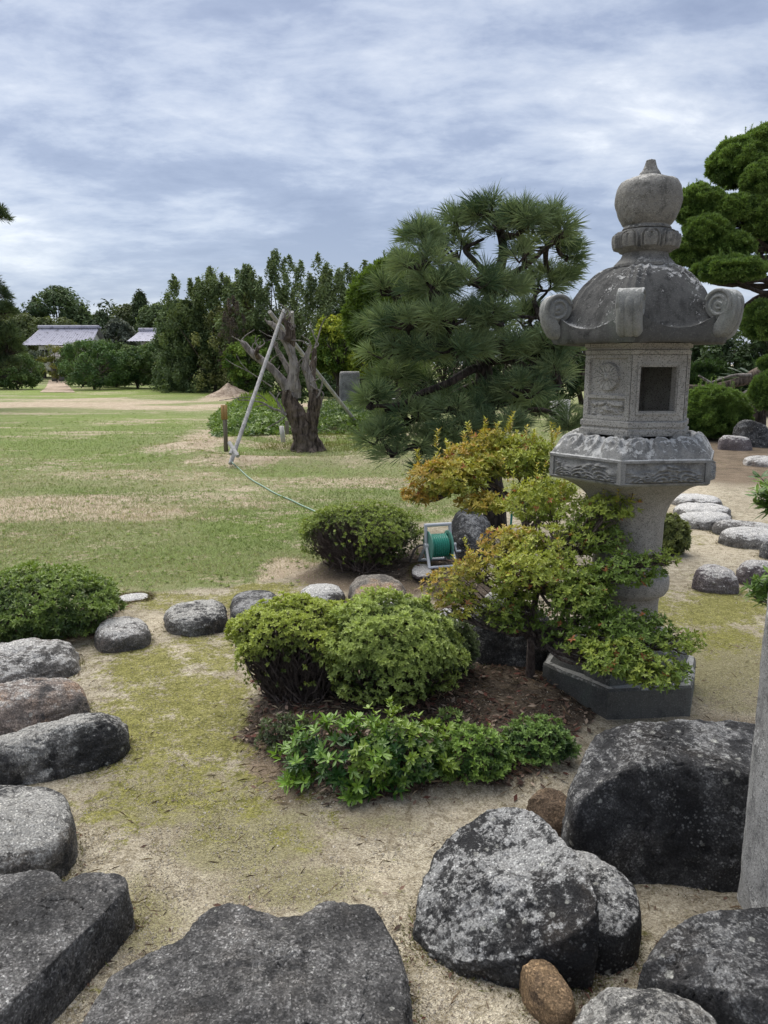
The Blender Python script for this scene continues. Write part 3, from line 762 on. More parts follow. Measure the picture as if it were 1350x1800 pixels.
rim_rock('boulder', 'big tilted boulder crusted with white lichen in front of the lantern', [(723, 1635, .03), (727, 1590, .07), (743, 1530, .12), (788, 1462, .19), (846, 1424, .24), (880, 1415, .255), (912, 1415, .265), (950, 1430, .275), (1008, 1484, .285), (1044, 1546, .28), (1058, 1592, .25), (1048, 1622, .22), (975, 1662, .155), (905, 1688, .10), (830, 1690, .06), (760, 1670, .03)], 'rock_lichen', 17, bulge=.03, flare=-.03, round_=.10, planes=3, group=None, res=240, rings=84, amp=.06, fr=3.2, cut=.05)
rim_rock('boulder', 'lichened boulder wedged behind the big tilted one', [(960, 1520, .15), (990, 1488, .17), (1035, 1492, .18), (1082, 1522, .18), (1118, 1552, .17), (1130, 1592, .15), (1116, 1630, .13), (1060, 1650, .12), (1010, 1610, .13)], 'rock_lichen', 18, bulge=.02, flare=.0, round_=.16, planes=3, res=150, amp=.06, fr=3)
rim_rock('boulder', 'massive dark boulder with a sheer front face at the foot of the lantern', [(1000, 1345, .34), (1035, 1285, .40), (1090, 1262, .42), (1150, 1257, .43), (1230, 1255, .43), (1310, 1258, .42), (1390, 1275, .41), (1420, 1330, .40), (1370, 1362, .41), (1290, 1352, .43), (1200, 1342, .43), (1110, 1346, .42), (1040, 1378, .36), (1005, 1392, .32)], 'rock_black', 19, bulge=.03, flare=.03, round_=.24, res=240, rings=90, amp=.06, fr=3.2, cut=.12, planes=2)
rim_rock('rock', 'low dark cracked rock carrying the granite post', [(1120, 1690, .17), (1150, 1640, .20), (1190, 1606, .22), (1245, 1590, .235), (1300, 1585, .24), (1400, 1585, .24), (1480, 1640, .24), (1480, 1740, .24), (1380, 1770, .22), (1280, 1745, .20), (1200, 1730, .18), (1140, 1718, .15)], 'rock_black', 20, bulge=.008, flare=.02, round_=.25, res=200, amp=.05, fr=3, cut=.16, cat='rock')
rim_rock('rock', 'dark rock with a pale yellow lichen crust at the bottom edge', [(1000, 1770, .15), (1040, 1728, .18), (1100, 1716, .20), (1170, 1722, .21), (1230, 1745, .21), (1280, 1790, .20), (1330, 1860, .18), (1280, 1960, .16), (1120, 1980, .16), (1000, 1900, .14)], 'rock_dark', 21, bulge=.04, flare=.03, round_=.35, res=180, amp=.05, fr=3, cat='rock')
rim_rock('stone', 'brown oblong stone leaning by the foot of the tilted boulder', [(915, 1690, .10), (935, 1678, .11), (965, 1684, .11), (990, 1712, .10), (1010, 1742, .09), (1012, 1768, .08), (990, 1785, .07), (962, 1768, .07), (930, 1730, .08)], 'rock_brown', 22, bulge=.012, flare=.005, round_=.25, cat='stone', res=100, amp=.05)
rim_rock('stone', 'brown upright stone wedged between the sheer black boulder and the tilted one', [(925, 1400, .16), (948, 1380, .19), (985, 1384, .20), (1005, 1402, .19), (1010, 1430, .16), (990, 1446, .13), (955, 1440, .12), (932, 1425, .12)], 'rock_brown', 23, bulge=.01, flare=.01, round_=.3, cat='stone', res=100, amp=.06)
GS = 'stones lining the far edge of the mossy ground'
rock('edging_stone', 'squarish grey stone beside the dead leaves of the left shrub', 173, 261, 1085, 1148, .13, 'rock_pale', 31, GS, sq=3, planes=7, er=.45, ez=.5)
rock('edging_stone', 'block shaped stone with a dark cap and sandy foot', 293, 398, 1059, 1117, .14, 'rock_dark', 32, GS, sq=3, planes=7, er=.42, ez=.5)
rock('edging_stone', 'smooth black wedge shaped stone right of the dark capped block', 404, 492, 1037, 1098, .13, 'rock_black', 33, GS, sq=3, planes=6, er=.5, ez=.6, amp=.06)
rock('edging_stone', 'pale stone just left of the rust topped one', 525, 604, 1024, 1072, .13, 'rock_white', 34, GS, sq=2.6, planes=5)
rock('edging_stone', 'rounded stone with a rusty orange top', 613, 714, 1011, 1072, .17, 'rock_rust', 35, GS, sq=2.6, planes=4)
rock('edging_stone', 'grey stone showing above the clipped light green shrub', 652, 736, 1048, 1092, .12, 'rock_pale', 36, GS, planes=5)
rock('edging_stone', 'thin flat stone lying almost level with the moss', 206, 262, 1045, 1058, .03, 'rock_white', 37, GS, planes=2)
rock('edging_stone', 'white stone half hidden under the orange leaved shrub', 752, 835, 1068, 1135, .16, 'rock_white', 38, GS, planes=5)
rock('stone', 'small bluish flat stone in the bed before the hose reel', 722, 762, 998, 1024, .03, 'rock_mauve', 39, planes=3)
rock('boulder', 'dark round boulder with white patches behind the hose reel', 789, 868, 902, 992, .40, 'rock_black', 40, planes=3, cat='boulder', ez=.8, er=.7)
rock('boulder', 'shaded dark boulder under the leafy shrub beside the lantern base', 820, 975, 1075, 1172, .34, 'rock_black', 41, planes=5, cat='boulder')
rock('stone', 'white streaked stone under the shrub behind its trunk', 850, 905, 1040, 1075, .12, 'rock_white', 411, planes=5)
GR = 'pale stepping stones crossing the sand right of the lantern'
rock('stepping_stone', 'pale stepping stone farthest back in the row beside the lantern shaft', 1178, 1266, 867, 893, .13, 'rock_white', 42, GR, cat='stepping stone', planes=3, dmin=.6)
rock('stepping_stone', 'pale stepping stone second from the back of its row', 1188, 1281, 884, 912, .13, 'rock_white', 43, GR, cat='stepping stone', planes=3, dmin=.6)
rock('stepping_stone', 'lichen blotched stepping stone third from the back of its row', 1190, 1285, 900, 932, .15, 'rock_white', 44, GR, cat='stepping stone', planes=3, dmin=.6)
rock('stepping_stone', 'long grey stepping stone behind the largest one of the row', 1257, 1362, 916, 946, .15, 'rock_pale', 45, GR, cat='stepping stone', planes=3, dmin=.6)
rock('stepping_stone', 'largest pale stepping stone, at the near end of the row', 1266, 1385, 932, 966, .16, 'rock_white', 46, GR, cat='stepping stone', planes=3, dmin=.6)
rock('stone', 'small dark stone cut by the right edge below the stepping stones', 1336, 1375, 955, 984, .16, 'rock_black', 47, planes=3)
rock('boulder', 'mauve domed boulder on the moss right of the lantern shaft', 1216, 1294, 998, 1043, .20, 'rock_mauve', 48, planes=3, cat='boulder', ez=.75, er=.7)
rock('boulder', 'mauve angular boulder at the right edge beside the domed one', 1297, 1365, 993, 1032, .20, 'rock_mauve', 49, planes=6, cat='boulder')
rock('stone', 'low brown stone on the bare soil at the far right', 1306, 1372, 801, 821, .14, 'rock_pale', 50, planes=3)
rock('boulder', 'low grey rock below the round clipped bush', 1262, 1318, 770, 792, .3, 'rock_mauve', 51, planes=6, cat='boulder')
rock('boulder', 'dark jagged rock behind the low grey one below the round bush', 1285, 1350, 752, 786, .55, 'rock_black', 52, planes=8, cat='boulder')

# moss, grit and leaf scraps gathered against the feet of the stones
ft = []
for o in bpy.data.objects:
    if o.get('category') in ('boulder', 'slab', 'stone', 'rock', 'stepping stone') and o.type == 'MESH':
        me = o.data; co = np.empty(len(me.vertices) * 3, np.float32); me.vertices.foreach_get('co', co)
        P = co.reshape(-1, 3) + np.array(o.location); g = ground_h(P[:, 0], P[:, 1])
        k = np.abs(P[:, 2] - g) < .018; P = P[k]; g = g[k]
        if len(P):
            c = np.array(o.location)[:2]; d = unit(np.column_stack([P[:, :2] - c, 0 * g]))[:, :2]
            ft.append(np.column_stack([P[:, :2], d]))
ft = np.vstack(ft); ft = ft[ft[:, 1] < 8.5]
def foot(n, spread):
    q = ft[rng.integers(0, len(ft), n)]; r = np.abs(rng.normal(0, spread, n)) - .004
    X, Y = q[:, 0] + q[:, 2] * r + rng.normal(0, .008, n), q[:, 1] + q[:, 3] * r + rng.normal(0, .008, n)
    return X, Y
X, Y = foot(26000, .022); n = len(X); Z = ground_h(X, Y)
az = rng.uniform(0, 6.283, n); S = np.stack([np.cos(az), np.sin(az), 0 * az], 1) * rng.uniform(.0015, .003, n)[:, None]
Hh = np.stack([rng.normal(0, .9, n), rng.normal(0, .9, n), np.ones(n)], 1) * rng.uniform(.004, .016, n)[:, None]
P = np.stack([X, Y, Z - .002], 1)
mb = MB(); mb.add(np.stack([P - S, P + S, P + Hh], 1).reshape(-1, 3), np.arange(3 * n).reshape(-1, 3), np.repeat(lerp((.20, .165, .10), (.13, .145, .03), rng.uniform(0, 1, n)) * rng.uniform(.6, 1.3, (n, 1)), 3, 0))
o = mb.build('moss', M['grass'], smooth=False); o['kind'] = 'stuff'; o['label'] = 'moss and dry tufts growing round the feet of the stones'; o['category'] = 'moss'
X, Y = foot(2600, .03); n = len(X); a_ = rng.uniform(0, 6.283, n); ls = rng.uniform(.008, .028, n)
mb = MB(); leaf_batch(mb, np.stack([X, Y, ground_h(X, Y) + rng.uniform(.001, .010, n)], 1), np.stack([np.cos(a_), np.sin(a_), rng.normal(0, .2, n)], 1), unit(np.stack([rng.normal(0, .4, n), rng.normal(0, .4, n), np.ones(n)], 1)), ls, ls * rng.uniform(.08, .5, n), np.array(LC)[rng.integers(0, len(LC), n)] * rng.uniform(.6, 1.4, (n, 1)), droop=.2)
o = mb.build('plant_scraps', M['litter'], smooth=False); o['kind'] = 'stuff'; o['label'] = 'leaf scraps and bits of twig caught against the stones'; o['category'] = 'fallen leaves'
# ================================================================== STONE LANTERN
TH0 = R(-7)
_f = G(1066, 1266)
_az = math.atan2(_f[0], _f[1])
_d = np.array([math.sin(_az), math.cos(_az)]); _r = np.array([_d[1], -_d[0]])
RB = .425
LA = _f[:2] - RB * (-_d * math.cos(TH0) + _r * math.sin(TH0))
LZ = gz(*LA) - .02
LROT = math.atan2(-_d[1], -_d[0]) + TH0
def lz(v, dr=0.0):
    """height of picture row v on a point dr metres nearer than the lantern's axis"""
    d = ray(675, v); Y = LA[1] - dr * math.cos(_az)
    return CAM_Z + Y * d[2] / d[1] - LZ
lan = thing('stone_lantern', 'tall hexagonal stone lantern with curled roof corners and an onion shaped finial', 'stone lantern', (LA[0], LA[1], LZ))
def LW(V):
    V = np.asarray(V, float); ca, sa = math.cos(LROT), math.sin(LROT); s = V.shape
    V = V.reshape(-1, 3)
    return np.stack([V[:, 0] * ca - V[:, 1] * sa + LA[0], V[:, 0] * sa + V[:, 1] * ca + LA[1], V[:, 2] + LZ], 1).reshape(s)
def hexr(t, rnd=.0):
    a = np.mod(t, math.pi / 3) - math.pi / 6
    r = math.cos(math.pi / 6) / np.cos(a)
    return r if not rnd else (r * (1 - rnd) + rnd * .955)
def hexth(k=10):
    """angles with points exactly on the corners"""
    return np.concatenate([i * math.pi / 3 + np.arctan(np.linspace(-1, 1, k, endpoint=False) * math.tan(math.pi / 6)) + math.pi / 6 for i in range(6)])
def hexloft(mb, prof, k=10, rnd=.04, close_top=False, rough=.0015, seed=0):
    th = hexth(k); n = len(th)
    V = []
    for r, z in prof:
        rr = r * hexr(th, rnd); V.append(np.stack([rr * np.cos(th), rr * np.sin(th), np.full(n, z)], 1))
    V = np.array(V); sh = V.shape
    W = V.reshape(-1, 3); nn = unit(W * np.array([1, 1, .2])); W = W + nn * rough * fbm(W * 14, 4, seed)[:, None] * 2
    mb.grid(LW(W.reshape(sh)), closed=True)

# --- levels read off the picture
z_base_edge = lz(1212, RB * .95)
z_shaft0 = lz(1110); z_plat_lo = lz(858, .43); z_plat_hi = lz(812, .43); z_fb0 = lz(777, .30); z_fb1 = lz(603, .30)
z_eave = lz(600, .5); z_top = lz(472); z_tip = lz(281)
# base block
mb = MB()
hexloft(mb, [(.40, -.10), (RB, -.09), (RB, 0), (RB, z_base_edge - .012), (RB - .012, z_base_edge), (RB - .05, z_base_edge + .004)], 12, .03, rough=.004, seed=2)
mb.build('base', M['gr_base'], lan, sharp=30)
mb = MB()
nT = 288; th = np.linspace(0, 2 * math.pi, nT, endpoint=False)
V = []
for s in np.linspace(0, 1, 40):
    r0 = RB - .045 - s * (RB - .045 - .19)
    hx = hexr(th, .0) * (1 - s) + s * .93 + 0
    pet = np.abs(np.cos(th * 4 + .3)) ** .6
    z = z_base_edge + (z_shaft0 - z_base_edge) * (1 - (1 - s) ** 2.0) * .98 + .022 * pet * math.sin(math.pi * min(1, s * 1.25)) + .010 * np.cos(th * 16) * math.sin(math.pi * s)
    rr = r0 * hx + .02 * (pet - .5) * (1 - s)
    V.append(np.stack([rr * np.cos(th), rr * np.sin(th), z], 1))
V = np.array(V); sh = V.shape; W = V.reshape(-1, 3); W = W + np.array([0, 0, 1]) * .010 * fbm(W * 22, 4, 4)[:, None]
mb.grid(LW(W.reshape(sh)), closed=True)
mb.build('lotus_base', M['gr_base'], lan)
# shaft with its ring, flaring into the bowl
mb = MB()
zr = lz(1018); sr = .172
zs1 = lz(905)
prof = [(sr + .03, z_shaft0 - .03), (sr + .028, z_shaft0 + .02), (sr + .012, z_shaft0 + .035), (sr, z_shaft0 + .05), (sr - .002, zr - .12), (sr, zr - .072), (sr + .006, zr - .062), (sr + .030, zr - .052), (sr + .043, zr - .03), (sr + .046, zr), (sr + .043, zr + .03), (sr + .03, zr + .052), (sr + .006, zr + .062), (sr, zr + .07), (sr - .003, (zr + zs1) / 2), (sr, zs1)]
mb.lathe((LA[0], LA[1], LZ), prof, 72)
mb.build('shaft', M['gr_shaft'], lan, sharp=50)
mb = MB(); V = []
th = np.linspace(0, 2 * math.pi, 240, endpoint=False)
for s in np.linspace(0, 1, 28):
    e = s ** 2.6
    hx = 1 * (1 - e) + hexr(th) * e
    pet = np.abs(np.sin(th * 3)) ** .5
    r = (sr + .003) + (.395 - sr) * (.25 * s + .75 * s ** 2.4)
    rr = r * hx * (1 + .03 * (pet - .6) * min(1, s * 1.6))
    z = zs1 - .01 + (z_plat_lo - zs1 + .012) * (s ** .75)
    V.append(np.stack([rr * np.cos(th), rr * np.sin(th), np.full_like(th, z)], 1))
mb.grid(LW(np.array(V)), closed=True)
mb.build('lotus_bowl', M['gr_shaft'], lan)
# platform: relief of waves on each side, petals on the slope
RP = .430
mb = MB()
hexloft(mb, [(.30, z_plat_lo), (RP - .012, z_plat_lo), (RP, z_plat_lo + .01), (RP, z_plat_lo + .014), (RP - .014, z_plat_lo + .016), (RP - .014, z_plat_hi - .013), (RP, z_plat_hi - .011), (RP, z_plat_hi), (RP - .008, z_plat_hi + .006)], 12, .0, seed=5)
for i in range(6):
    a = i * math.pi / 3
    p = np.array([math.cos(a), math.sin(a)]) * (RP - .011)
    c0 = np.array([p[0], p[1], (z_plat_lo + z_plat_hi) / 2])
    rot = np.array([[math.cos(a), -math.sin(a), 0], [math.sin(a), math.cos(a), 0], [0, 0, 1]])
    h = z_plat_hi - z_plat_lo - .02
    for sg in (1, -1):      # corner posts, one leaf along each side
        b = a + sg * R(60)  # along-side direction from the corner is at +-120 from radial
        dirv = np.array([math.cos(a + sg * R(120)), math.sin(a + sg * R(120)), 0]); nrm = np.array([math.cos(a + sg * R(30)), math.sin(a + sg * R(30)), 0])
        cc = np.array([math.cos(a) * RP, math.sin(a) * RP, 0]) + dirv * .012 - nrm * .0075 + np.array([0, 0, c0[2]])
        B = MB(); B.box((0, 0, 0), (.022, .013, h), np.stack([dirv, nrm, np.array([0, 0, 1])], 1))
        mb.add(LW(B.V[0] + cc), B.F4[0])
platform = mb.build('platform', M['gr_plat'], lan, sharp=30)
def face_panel(k, Rr, w0, w1, z0, z1, fn, nx=90, nz=50, off=0.0):
    """height field on side k of a hexagon: s across, z up"""
    a = k * math.pi / 3 + math.pi / 6
    nrm = np.array([math.cos(a), math.sin(a), 0]); sd_ = np.array([-math.sin(a), math.cos(a), 0])
    ap = Rr * math.cos(math.pi / 6)
    s, z = np.meshgrid(np.linspace(w0, w1, nx), np.linspace(z0, z1, nz))
    h = fn((s - w0) / (w1 - w0), (z - z0) / (z1 - z0), s, z)
    V = nrm * (ap + off + h)[..., None] + sd_ * s[..., None] + np.array([0, 0, 1]) * z[..., None]
    return LW(V)
def waves(seed):
    def fn(x, y, s, z):
        h = np.zeros_like(x)
        rg = np.random.default_rng(seed)
        for (cx_, cy_, rx, ry, lean) in ((.16, .02, .20, .62, 1), (.40, .02, .22, .80, 1), (.62, .0, .2, .62, -1), (.82, .02, .22, .75, -1), (.28, .1, .16, .45, -1), (.95, 0, .15, .5, -1)):
            xx = x - cx_ - lean * (y - cy_) * .16
            d = np.sqrt((xx / rx) ** 2 + ((y - cy_) / ry) ** 2)
            q = np.clip(1 - d, 0, 1) ** .4
            rid = .5 + .5 * np.cos(d * 26 + np.arctan2(y - cy_, xx) * 2.0)
            h = np.maximum(h, q * (.013 + .020 * rid))
        P = np.stack([x.ravel() * 11, y.ravel() * 5, np.full(x.size, seed * 1.7)], 1)
        foam = fbm(P, 3, seed).reshape(x.shape)
        m = np.exp(-((y - .55 - .22 * np.sin(x * 9 + seed)) / .17) ** 2)
        h = np.maximum(h, m * np.clip(.004 + .05 * np.abs(foam), 0, .028))
        edge = np.minimum(np.minimum(x, 1 - x) * 12, np.minimum(y, 1 - y) * 12)
        return .003 + h * np.clip(edge, 0, 1)
    return fn
hw = RP / 2 - .023
for k in range(6):
    mb = MB(); mb.grid(face_panel(k, RP - .0155, -hw, hw, z_plat_lo + .016, z_plat_hi - .013, waves(k + 3)))
    mb.build('wave_relief', M['gr_wave'], platform)
mb = MB(); V = []
th = np.linspace(0, 2 * math.pi, 360, endpoint=False)
zc = z_fb0 + .0
for s in np.linspace(0, 1, 44):
    r = (RP - .006) * (1 - s) + s * .24
    rr = r * hexr(th)
    xp = np.mod(th * 18 / (2 * math.pi), 1) - .5; sq_ = min(1, s * 1.5)
    pet = np.clip(1 - (np.abs(xp) * 2.1) ** 3, 0, 1) ** .5
    swirl = np.cos(np.hypot(xp * 2.4, (sq_ - .4) * 2.2) * 9)
    z = (z_plat_hi + .004) + (zc - z_plat_hi) * (1 - (1 - min(1, s * 1.55)) ** 1.8) + math.sin(math.pi * min(1, s * 1.5)) ** .8 * (.026 * pet + .007 * swirl)
    V.append(np.stack([rr * np.cos(th), rr * np.sin(th), z + 0 * th], 1))
V = np.array(V); sh = V.shape; W = V.reshape(-1, 3); W[:, 2] += .006 * fbm(W * 30, 3, 6)
mb.grid(LW(W.reshape(sh)), closed=True)
mb.build('petal_slope', M['gr_plat'], platform)
# firebox
RF = .270
fb = MB()
zf = z_fb0
hexloft(fb, [(.2, zf + .022), (RF + .012, zf + .022), (RF + .016, zf + .03), (RF + .016, zf + .046), (RF + .006, zf + .052), (RF + .004, zf + .058), (RF + .012, zf + .064), (RF + .012, zf + .086), (RF + .002, zf + .092), (RF - .02, zf + .094)], 8, .0, rough=.0008)
firebox = fb.build('firebox', M['gr_fire'], lan, sharp=30)
zb, zt_ = zf + .094, z_fb1 - .052
fb = MB()
hexloft(fb, [(RF - .03, zt_), (RF - .004, zt_ + .001), (RF + .002, zt_ + .006), (RF + .003, zt_ + .022), (RF - .008, zt_ + .026), (RF - .008, zt_ + .034), (RF + .006, zt_ + .038), (RF + .006, zt_ + .054), (RF - .1, zt_ + .056)], 8, .0, rough=.0008)
fb.build('cornice', M['gr_fire'], firebox, sharp=30)
for i in range(6):       # small feet
    a = i * math.pi / 3
    fb = MB()
    for da in (-.105, .105):
        c0 = np.array([math.cos(a + da), math.sin(a + da)]) * (RF - .012)
        B = MB(); B.box((0, 0, 0), (.05, .05, .034)); V = B.V[0]
        aa = a + math.copysign(math.pi / 6, da); ca, sa = math.cos(aa), math.sin(aa)
        V = np.stack([V[:, 0] * ca - V[:, 1] * sa + c0[0], V[:, 0] * sa + V[:, 1] * ca + c0[1], V[:, 2] + zf + .010], 1)
        fb.add(LW(V), B.F4[0])
    fb.build('foot', M['gr_fire'], firebox, sharp=30)
hf = zt_ - zb
def panel_fn(kind, w):
    def fn(x, y, s, z):
        h = np.zeros_like(x)
        inpan = lambda x0, x1, y0, y1, e=.012: np.clip(np.minimum(np.minimum(x - x0, x1 - x) * w, np.minimum(y - y0, y1 - y) * hf) / .004, 0, 1)
        h -= .013 * inpan(.10, .90, .38, .95) + .013 * inpan(.10, .90, .05, .33)
        if kind == 'crest':
            dx, dy = (x - .5) * w, (y - .665) * hf
            r = np.hypot(dx, dy); a = np.arctan2(dy, dx)
            lob = .066 + .0035 * np.abs(np.cos(8 * a))
            inside = sstep(lob - r, 0, .004)
            h += inside * (.017 - .013 * np.exp(-(np.sin(8 * a) * r / .034 / .10) ** 2) * (r > .016)) + .005 * sstep(.015 - r, 0, .004)
        else:
            P = np.stack([x.ravel() * 7, y.ravel() * 9, np.full(x.size, 3.3)], 1)
            h += .010 * np.clip(np.abs(fbm(P, 3, 8)).reshape(x.shape) * 2.2 - .2, 0, 1) * inpan(.14, .86, .42, .92)
        P = np.stack([x.ravel() * 5, y.ravel() * 12, np.full(x.size, 1.3)], 1)
        h += .017 * np.clip(np.abs(fbm(P, 3, 4)).reshape(x.shape) * 3 - .3, 0, 1) * inpan(.13, .87, .07, .31) * sstep(.30 - y, -.02, .08)
        return h
    return fn
wF = RF  # side length of a hexagon equals its radius
for k in range(6):
    if k in (0, 3): continue
    mb = MB(); mb.grid(face_panel(k, RF, -wF / 2, wF / 2, zb, zt_, panel_fn('crest' if k in (5, 2) else 'relief', wF), 110, 130))
    mb.grid(face_panel(k, RF - .055, (-wF + .055) / 2, (wF - .055) / 2, zb, zt_, lambda x, y, s, z: 0 * x, 3, 3)[:, ::-1])
    mb.build('firebox_wall', M['gr_fire'], firebox, sharp=40)
for k in (0, 3):
    a = k * math.pi / 3 + math.pi / 6
    nrm = np.array([math.cos(a), math.sin(a), 0]); sdv = np.array([-math.sin(a), math.cos(a), 0])
    rot = np.stack([sdv, nrm, np.array([0, 0, 1.])], 1); ap = RF * math.cos(math.pi / 6)
    mb = MB()
    def bar(s0, s1, za, zc_, th_=.055, off=0.0):
        B = MB(); B.box((0, 0, 0), (s1 - s0, th_, zc_ - za), rot)
        mb.add(LW(B.V[0] + nrm * (ap - th_ / 2 + off) + sdv * (s0 + s1) / 2 + np.array([0, 0, (za + zc_) / 2])), B.F4[0])
    ow = .088; z1, z2 = zb + .045, zt_ - .055
    bar(-wF / 2 + .003, -ow, zb, zt_); bar(ow, wF / 2 - .003, zb, zt_); bar(-ow, ow, zb, z1); bar(-ow, ow, z2, zt_)
    # raised fillet round the opening
    for s0, s1, za, zc_ in ((-ow - .016, -ow - .006, z1 - .016, z2 + .016), (ow + .006, ow + .016, z1 - .016, z2 + .016), (-ow - .006, ow + .006, z1 - .016, z1 - .006), (-ow - .006, ow + .006, z2 + .006, z2 + .016)):
        bar(s0, s1, za, zc_, .02, .006)
    mb.build('window_frame', M['gr_fire'], firebox, sharp=30)
mb = MB(); hexloft(mb, [(.001, zb + .001), (RF - .07, zb + .0015), (RF - .07, zb - .02)], 4, 0); mb.build('firebox_floor', M['gr_fire'], firebox)
# dark wire mesh leaning inside the back opening
M['mesh_dark'] = plain('rusty_mesh', (.10, .092, .085), .7)
mb = MB()
a = 3 * math.pi / 3 + math.pi / 6; nrm = np.array([math.cos(a), math.sin(a), 0]); sdv = np.array([-math.sin(a), math.cos(a), 0])
rg = np.random.default_rng(3)
for i in range(10):
    s = -.075 + .15 * i / 9
    p0 = nrm * .17 + sdv * (s + rg.normal(0, .006)) + np.array([0, 0, zb + .03]); p1 = nrm * .175 + sdv * (s + .02 + rg.normal(0, .012)) + np.array([0, 0, zt_ - .06])
    mb.tube(LW(spline([p0, (p0 + p1) / 2 + sdv * rg.normal(0, .01), p1], 6)), .0032, 4)
mb.build('wire_mesh', M['mesh_dark'], firebox)
# roof
RR = .452
roofm = MB(); nT = 360
th = np.concatenate([np.linspace(i * math.pi / 3, (i + 1) * math.pi / 3, 60, endpoint=False) for i in range(6)]); nT = len(th)
am = np.abs(np.mod(th + math.pi / 6, math.pi / 3) - math.pi / 6) / (math.pi / 6)      # 0 at corner, 1 mid side
edge_h = .062 + .095 * (1 - am) ** 2.2
ze = z_eave
dome = z_top - ze
kn = np.array([[0.0, 1.0], [.27, 1.0], [.40, .97], [.54, .88], [.67, .73], [.78, .54], [.86, .36], [.91, .24], [.95, .18], [1.0, .165]])
V = []
sgrid = np.concatenate([np.linspace(.02, .9, 60), np.linspace(.915, 1, 12)])
kx = spline(kn, 200)
for s in sgrid:
    zz_ = np.interp(s, kx[:, 0], kx[:, 1]) * dome
    e = sstep(s, .84, 1.0)
    z = zz_ * (1 - e) + e * edge_h
    rr = RR * s * (hexr(th) * sstep(s, .3, .9) + (1 - sstep(s, .3, .9)) * .95)
    dperp = rr * np.sin(np.abs(am) * math.pi / 6)
    rib = np.exp(-(dperp / .016) ** 2) + .75 * np.exp(-((dperp - .036) / .011) ** 2)
    z = z + .014 * rib * sstep(s, .2, .34) * (1 - sstep(s, .86, .96))
    V.append(np.stack([rr * np.cos(th), rr * np.sin(th), ze + z], 1))
for q, rr_ in ((0.0, RR * 1.0), (.25, RR * 1.006), (.6, RR * .998), (.9, RR * .985), (1.0, RR * .96)):
    rr = rr_ * hexr(th); z = edge_h * (1 - q) - .002
    V.append(np.stack([rr * np.cos(th), rr * np.sin(th), ze + z], 1))
for r0 in (.8, .5, .1):
    rr = RR * r0 * hexr(th); V.append(np.stack([rr * np.cos(th), rr * np.sin(th), np.full(nT, ze + .003)], 1))
V = np.array(V); sh = V.shape; W = V.reshape(-1, 3); W = W + unit(W - np.array([0, 0, ze - .2])) * .006 * fbm(W * 16, 5, 11, .6)[:, None]
roofm.grid(LW(W.reshape(sh)), closed=True)
roof = roofm.build('roof', M['gr_roof'], lan, sharp=50)
def scroll(k):
    """curled corner: a thick band that runs out along the eave, turns up and rolls inward"""
    a = k * math.pi / 3; er = np.array([math.cos(a), math.sin(a), 0]); es = np.array([-math.sin(a), math.cos(a), 0]); ez_ = np.array([0, 0, 1.])
    wdt = .112
    r0 = RR - .025; cz = ze + .160; cr = r0 + .005
    # outer outline of the curl, from the underside of the eave, round and in
    t = np.linspace(0, 1, 120)
    ang = -math.pi * .5 + t * math.pi * 3.7
    rad = .084 * np.exp(-t * 1.75)
    vert = np.where(ang < math.pi * .5, 1 + .62 * np.clip((0 - np.sin(ang)), 0, 1), 1)
    px = cr + rad * np.cos(ang); pz = cz + rad * np.sin(ang) * vert
    lead = np.stack([np.linspace(cr - .26, cr - .012, 12), np.full(12, pz[0])], 1)
    path = np.vstack([lead, np.stack([px, pz], 1)])
    d = np.gradient(path, axis=0); d /= np.linalg.norm(d, axis=1)[:, None]
    inn = np.stack([-d[:, 1], d[:, 0]], 1)
    tt = np.concatenate([np.zeros(12), t])
    thick = .052 * np.exp(-tt * 1.5) + .004
    wd = wdt * (1 - .0 * tt) * np.concatenate([np.linspace(.72, 1, 12), 1 - .16 * sstep(t, .12, .34) * (1 - sstep(t, .5, .7))])
    mb = MB()
    cs = np.linspace(-1, 1, 25)
    crown = .007 * (np.abs(np.cos(cs * math.pi * 1.5)) ** .7) - .024 * np.abs(cs) ** 3.6
    rows = []
    for i in range(len(path)):
        ring = []
        for j, c in enumerate(cs):
            p = path[i] - inn[i] * crown[j] * (1 if tt[i] < .45 else .4)
            ring.append(er * p[0] + ez_ * p[1] + es * (c * wd[i] / 2))
        pin = path[i] + inn[i] * thick[i]
        ring.append(er * pin[0] + ez_ * pin[1] + es * (wd[i] / 2 * .97)); ring.append(er * pin[0] + ez_ * pin[1] - es * (wd[i] / 2 * .97))
        rows.append(ring)
    V = np.array(rows); sh = V.shape; W = V.reshape(-1, 3); W = W + unit(W - (er * cr + ez_ * cz)) * .003 * fbm(W * 40, 3, k + 20)[:, None]
    mb.grid(LW(W.reshape(sh)), closed=True)
    # core disc that closes the spiral groove
    th2 = np.linspace(0, 2 * math.pi, 40, endpoint=False)
    rings = []
    for (rr, ss) in ((.001, .88), (.060, .86), (.066, .80), (.066, -.80), (.060, -.86), (.001, -.88)):
        rings.append([er * (cr + rr * math.cos(q)) + ez_ * (cz + .004 + rr * math.sin(q)) + es * (ss * wdt / 2) for q in th2])
    mb.grid(LW(np.array(rings)), closed=True)
    mb.build('curled_corner', M['gr_scroll'], roof, sharp=45)
    for sg in (-1, 1):
        q = np.linspace(0, 1, 90); an_ = math.pi * .9 - q * 2 * math.pi * 2.35; rr_ = .060 * (1 - q) + .004
        pts = np.array([er * (cr + r_ * math.cos(x_)) + ez_ * (cz + .004 + r_ * math.sin(x_)) + es * (sg * wdt / 2 * .87) for r_, x_ in zip(rr_, an_)])
        sp = MB(); sp.tube(LW(pts), np.linspace(.0088, .0062, 90), 8); sp.build('spiral_relief', M['gr_scroll'], roof)
for k in range(6): scroll(k)
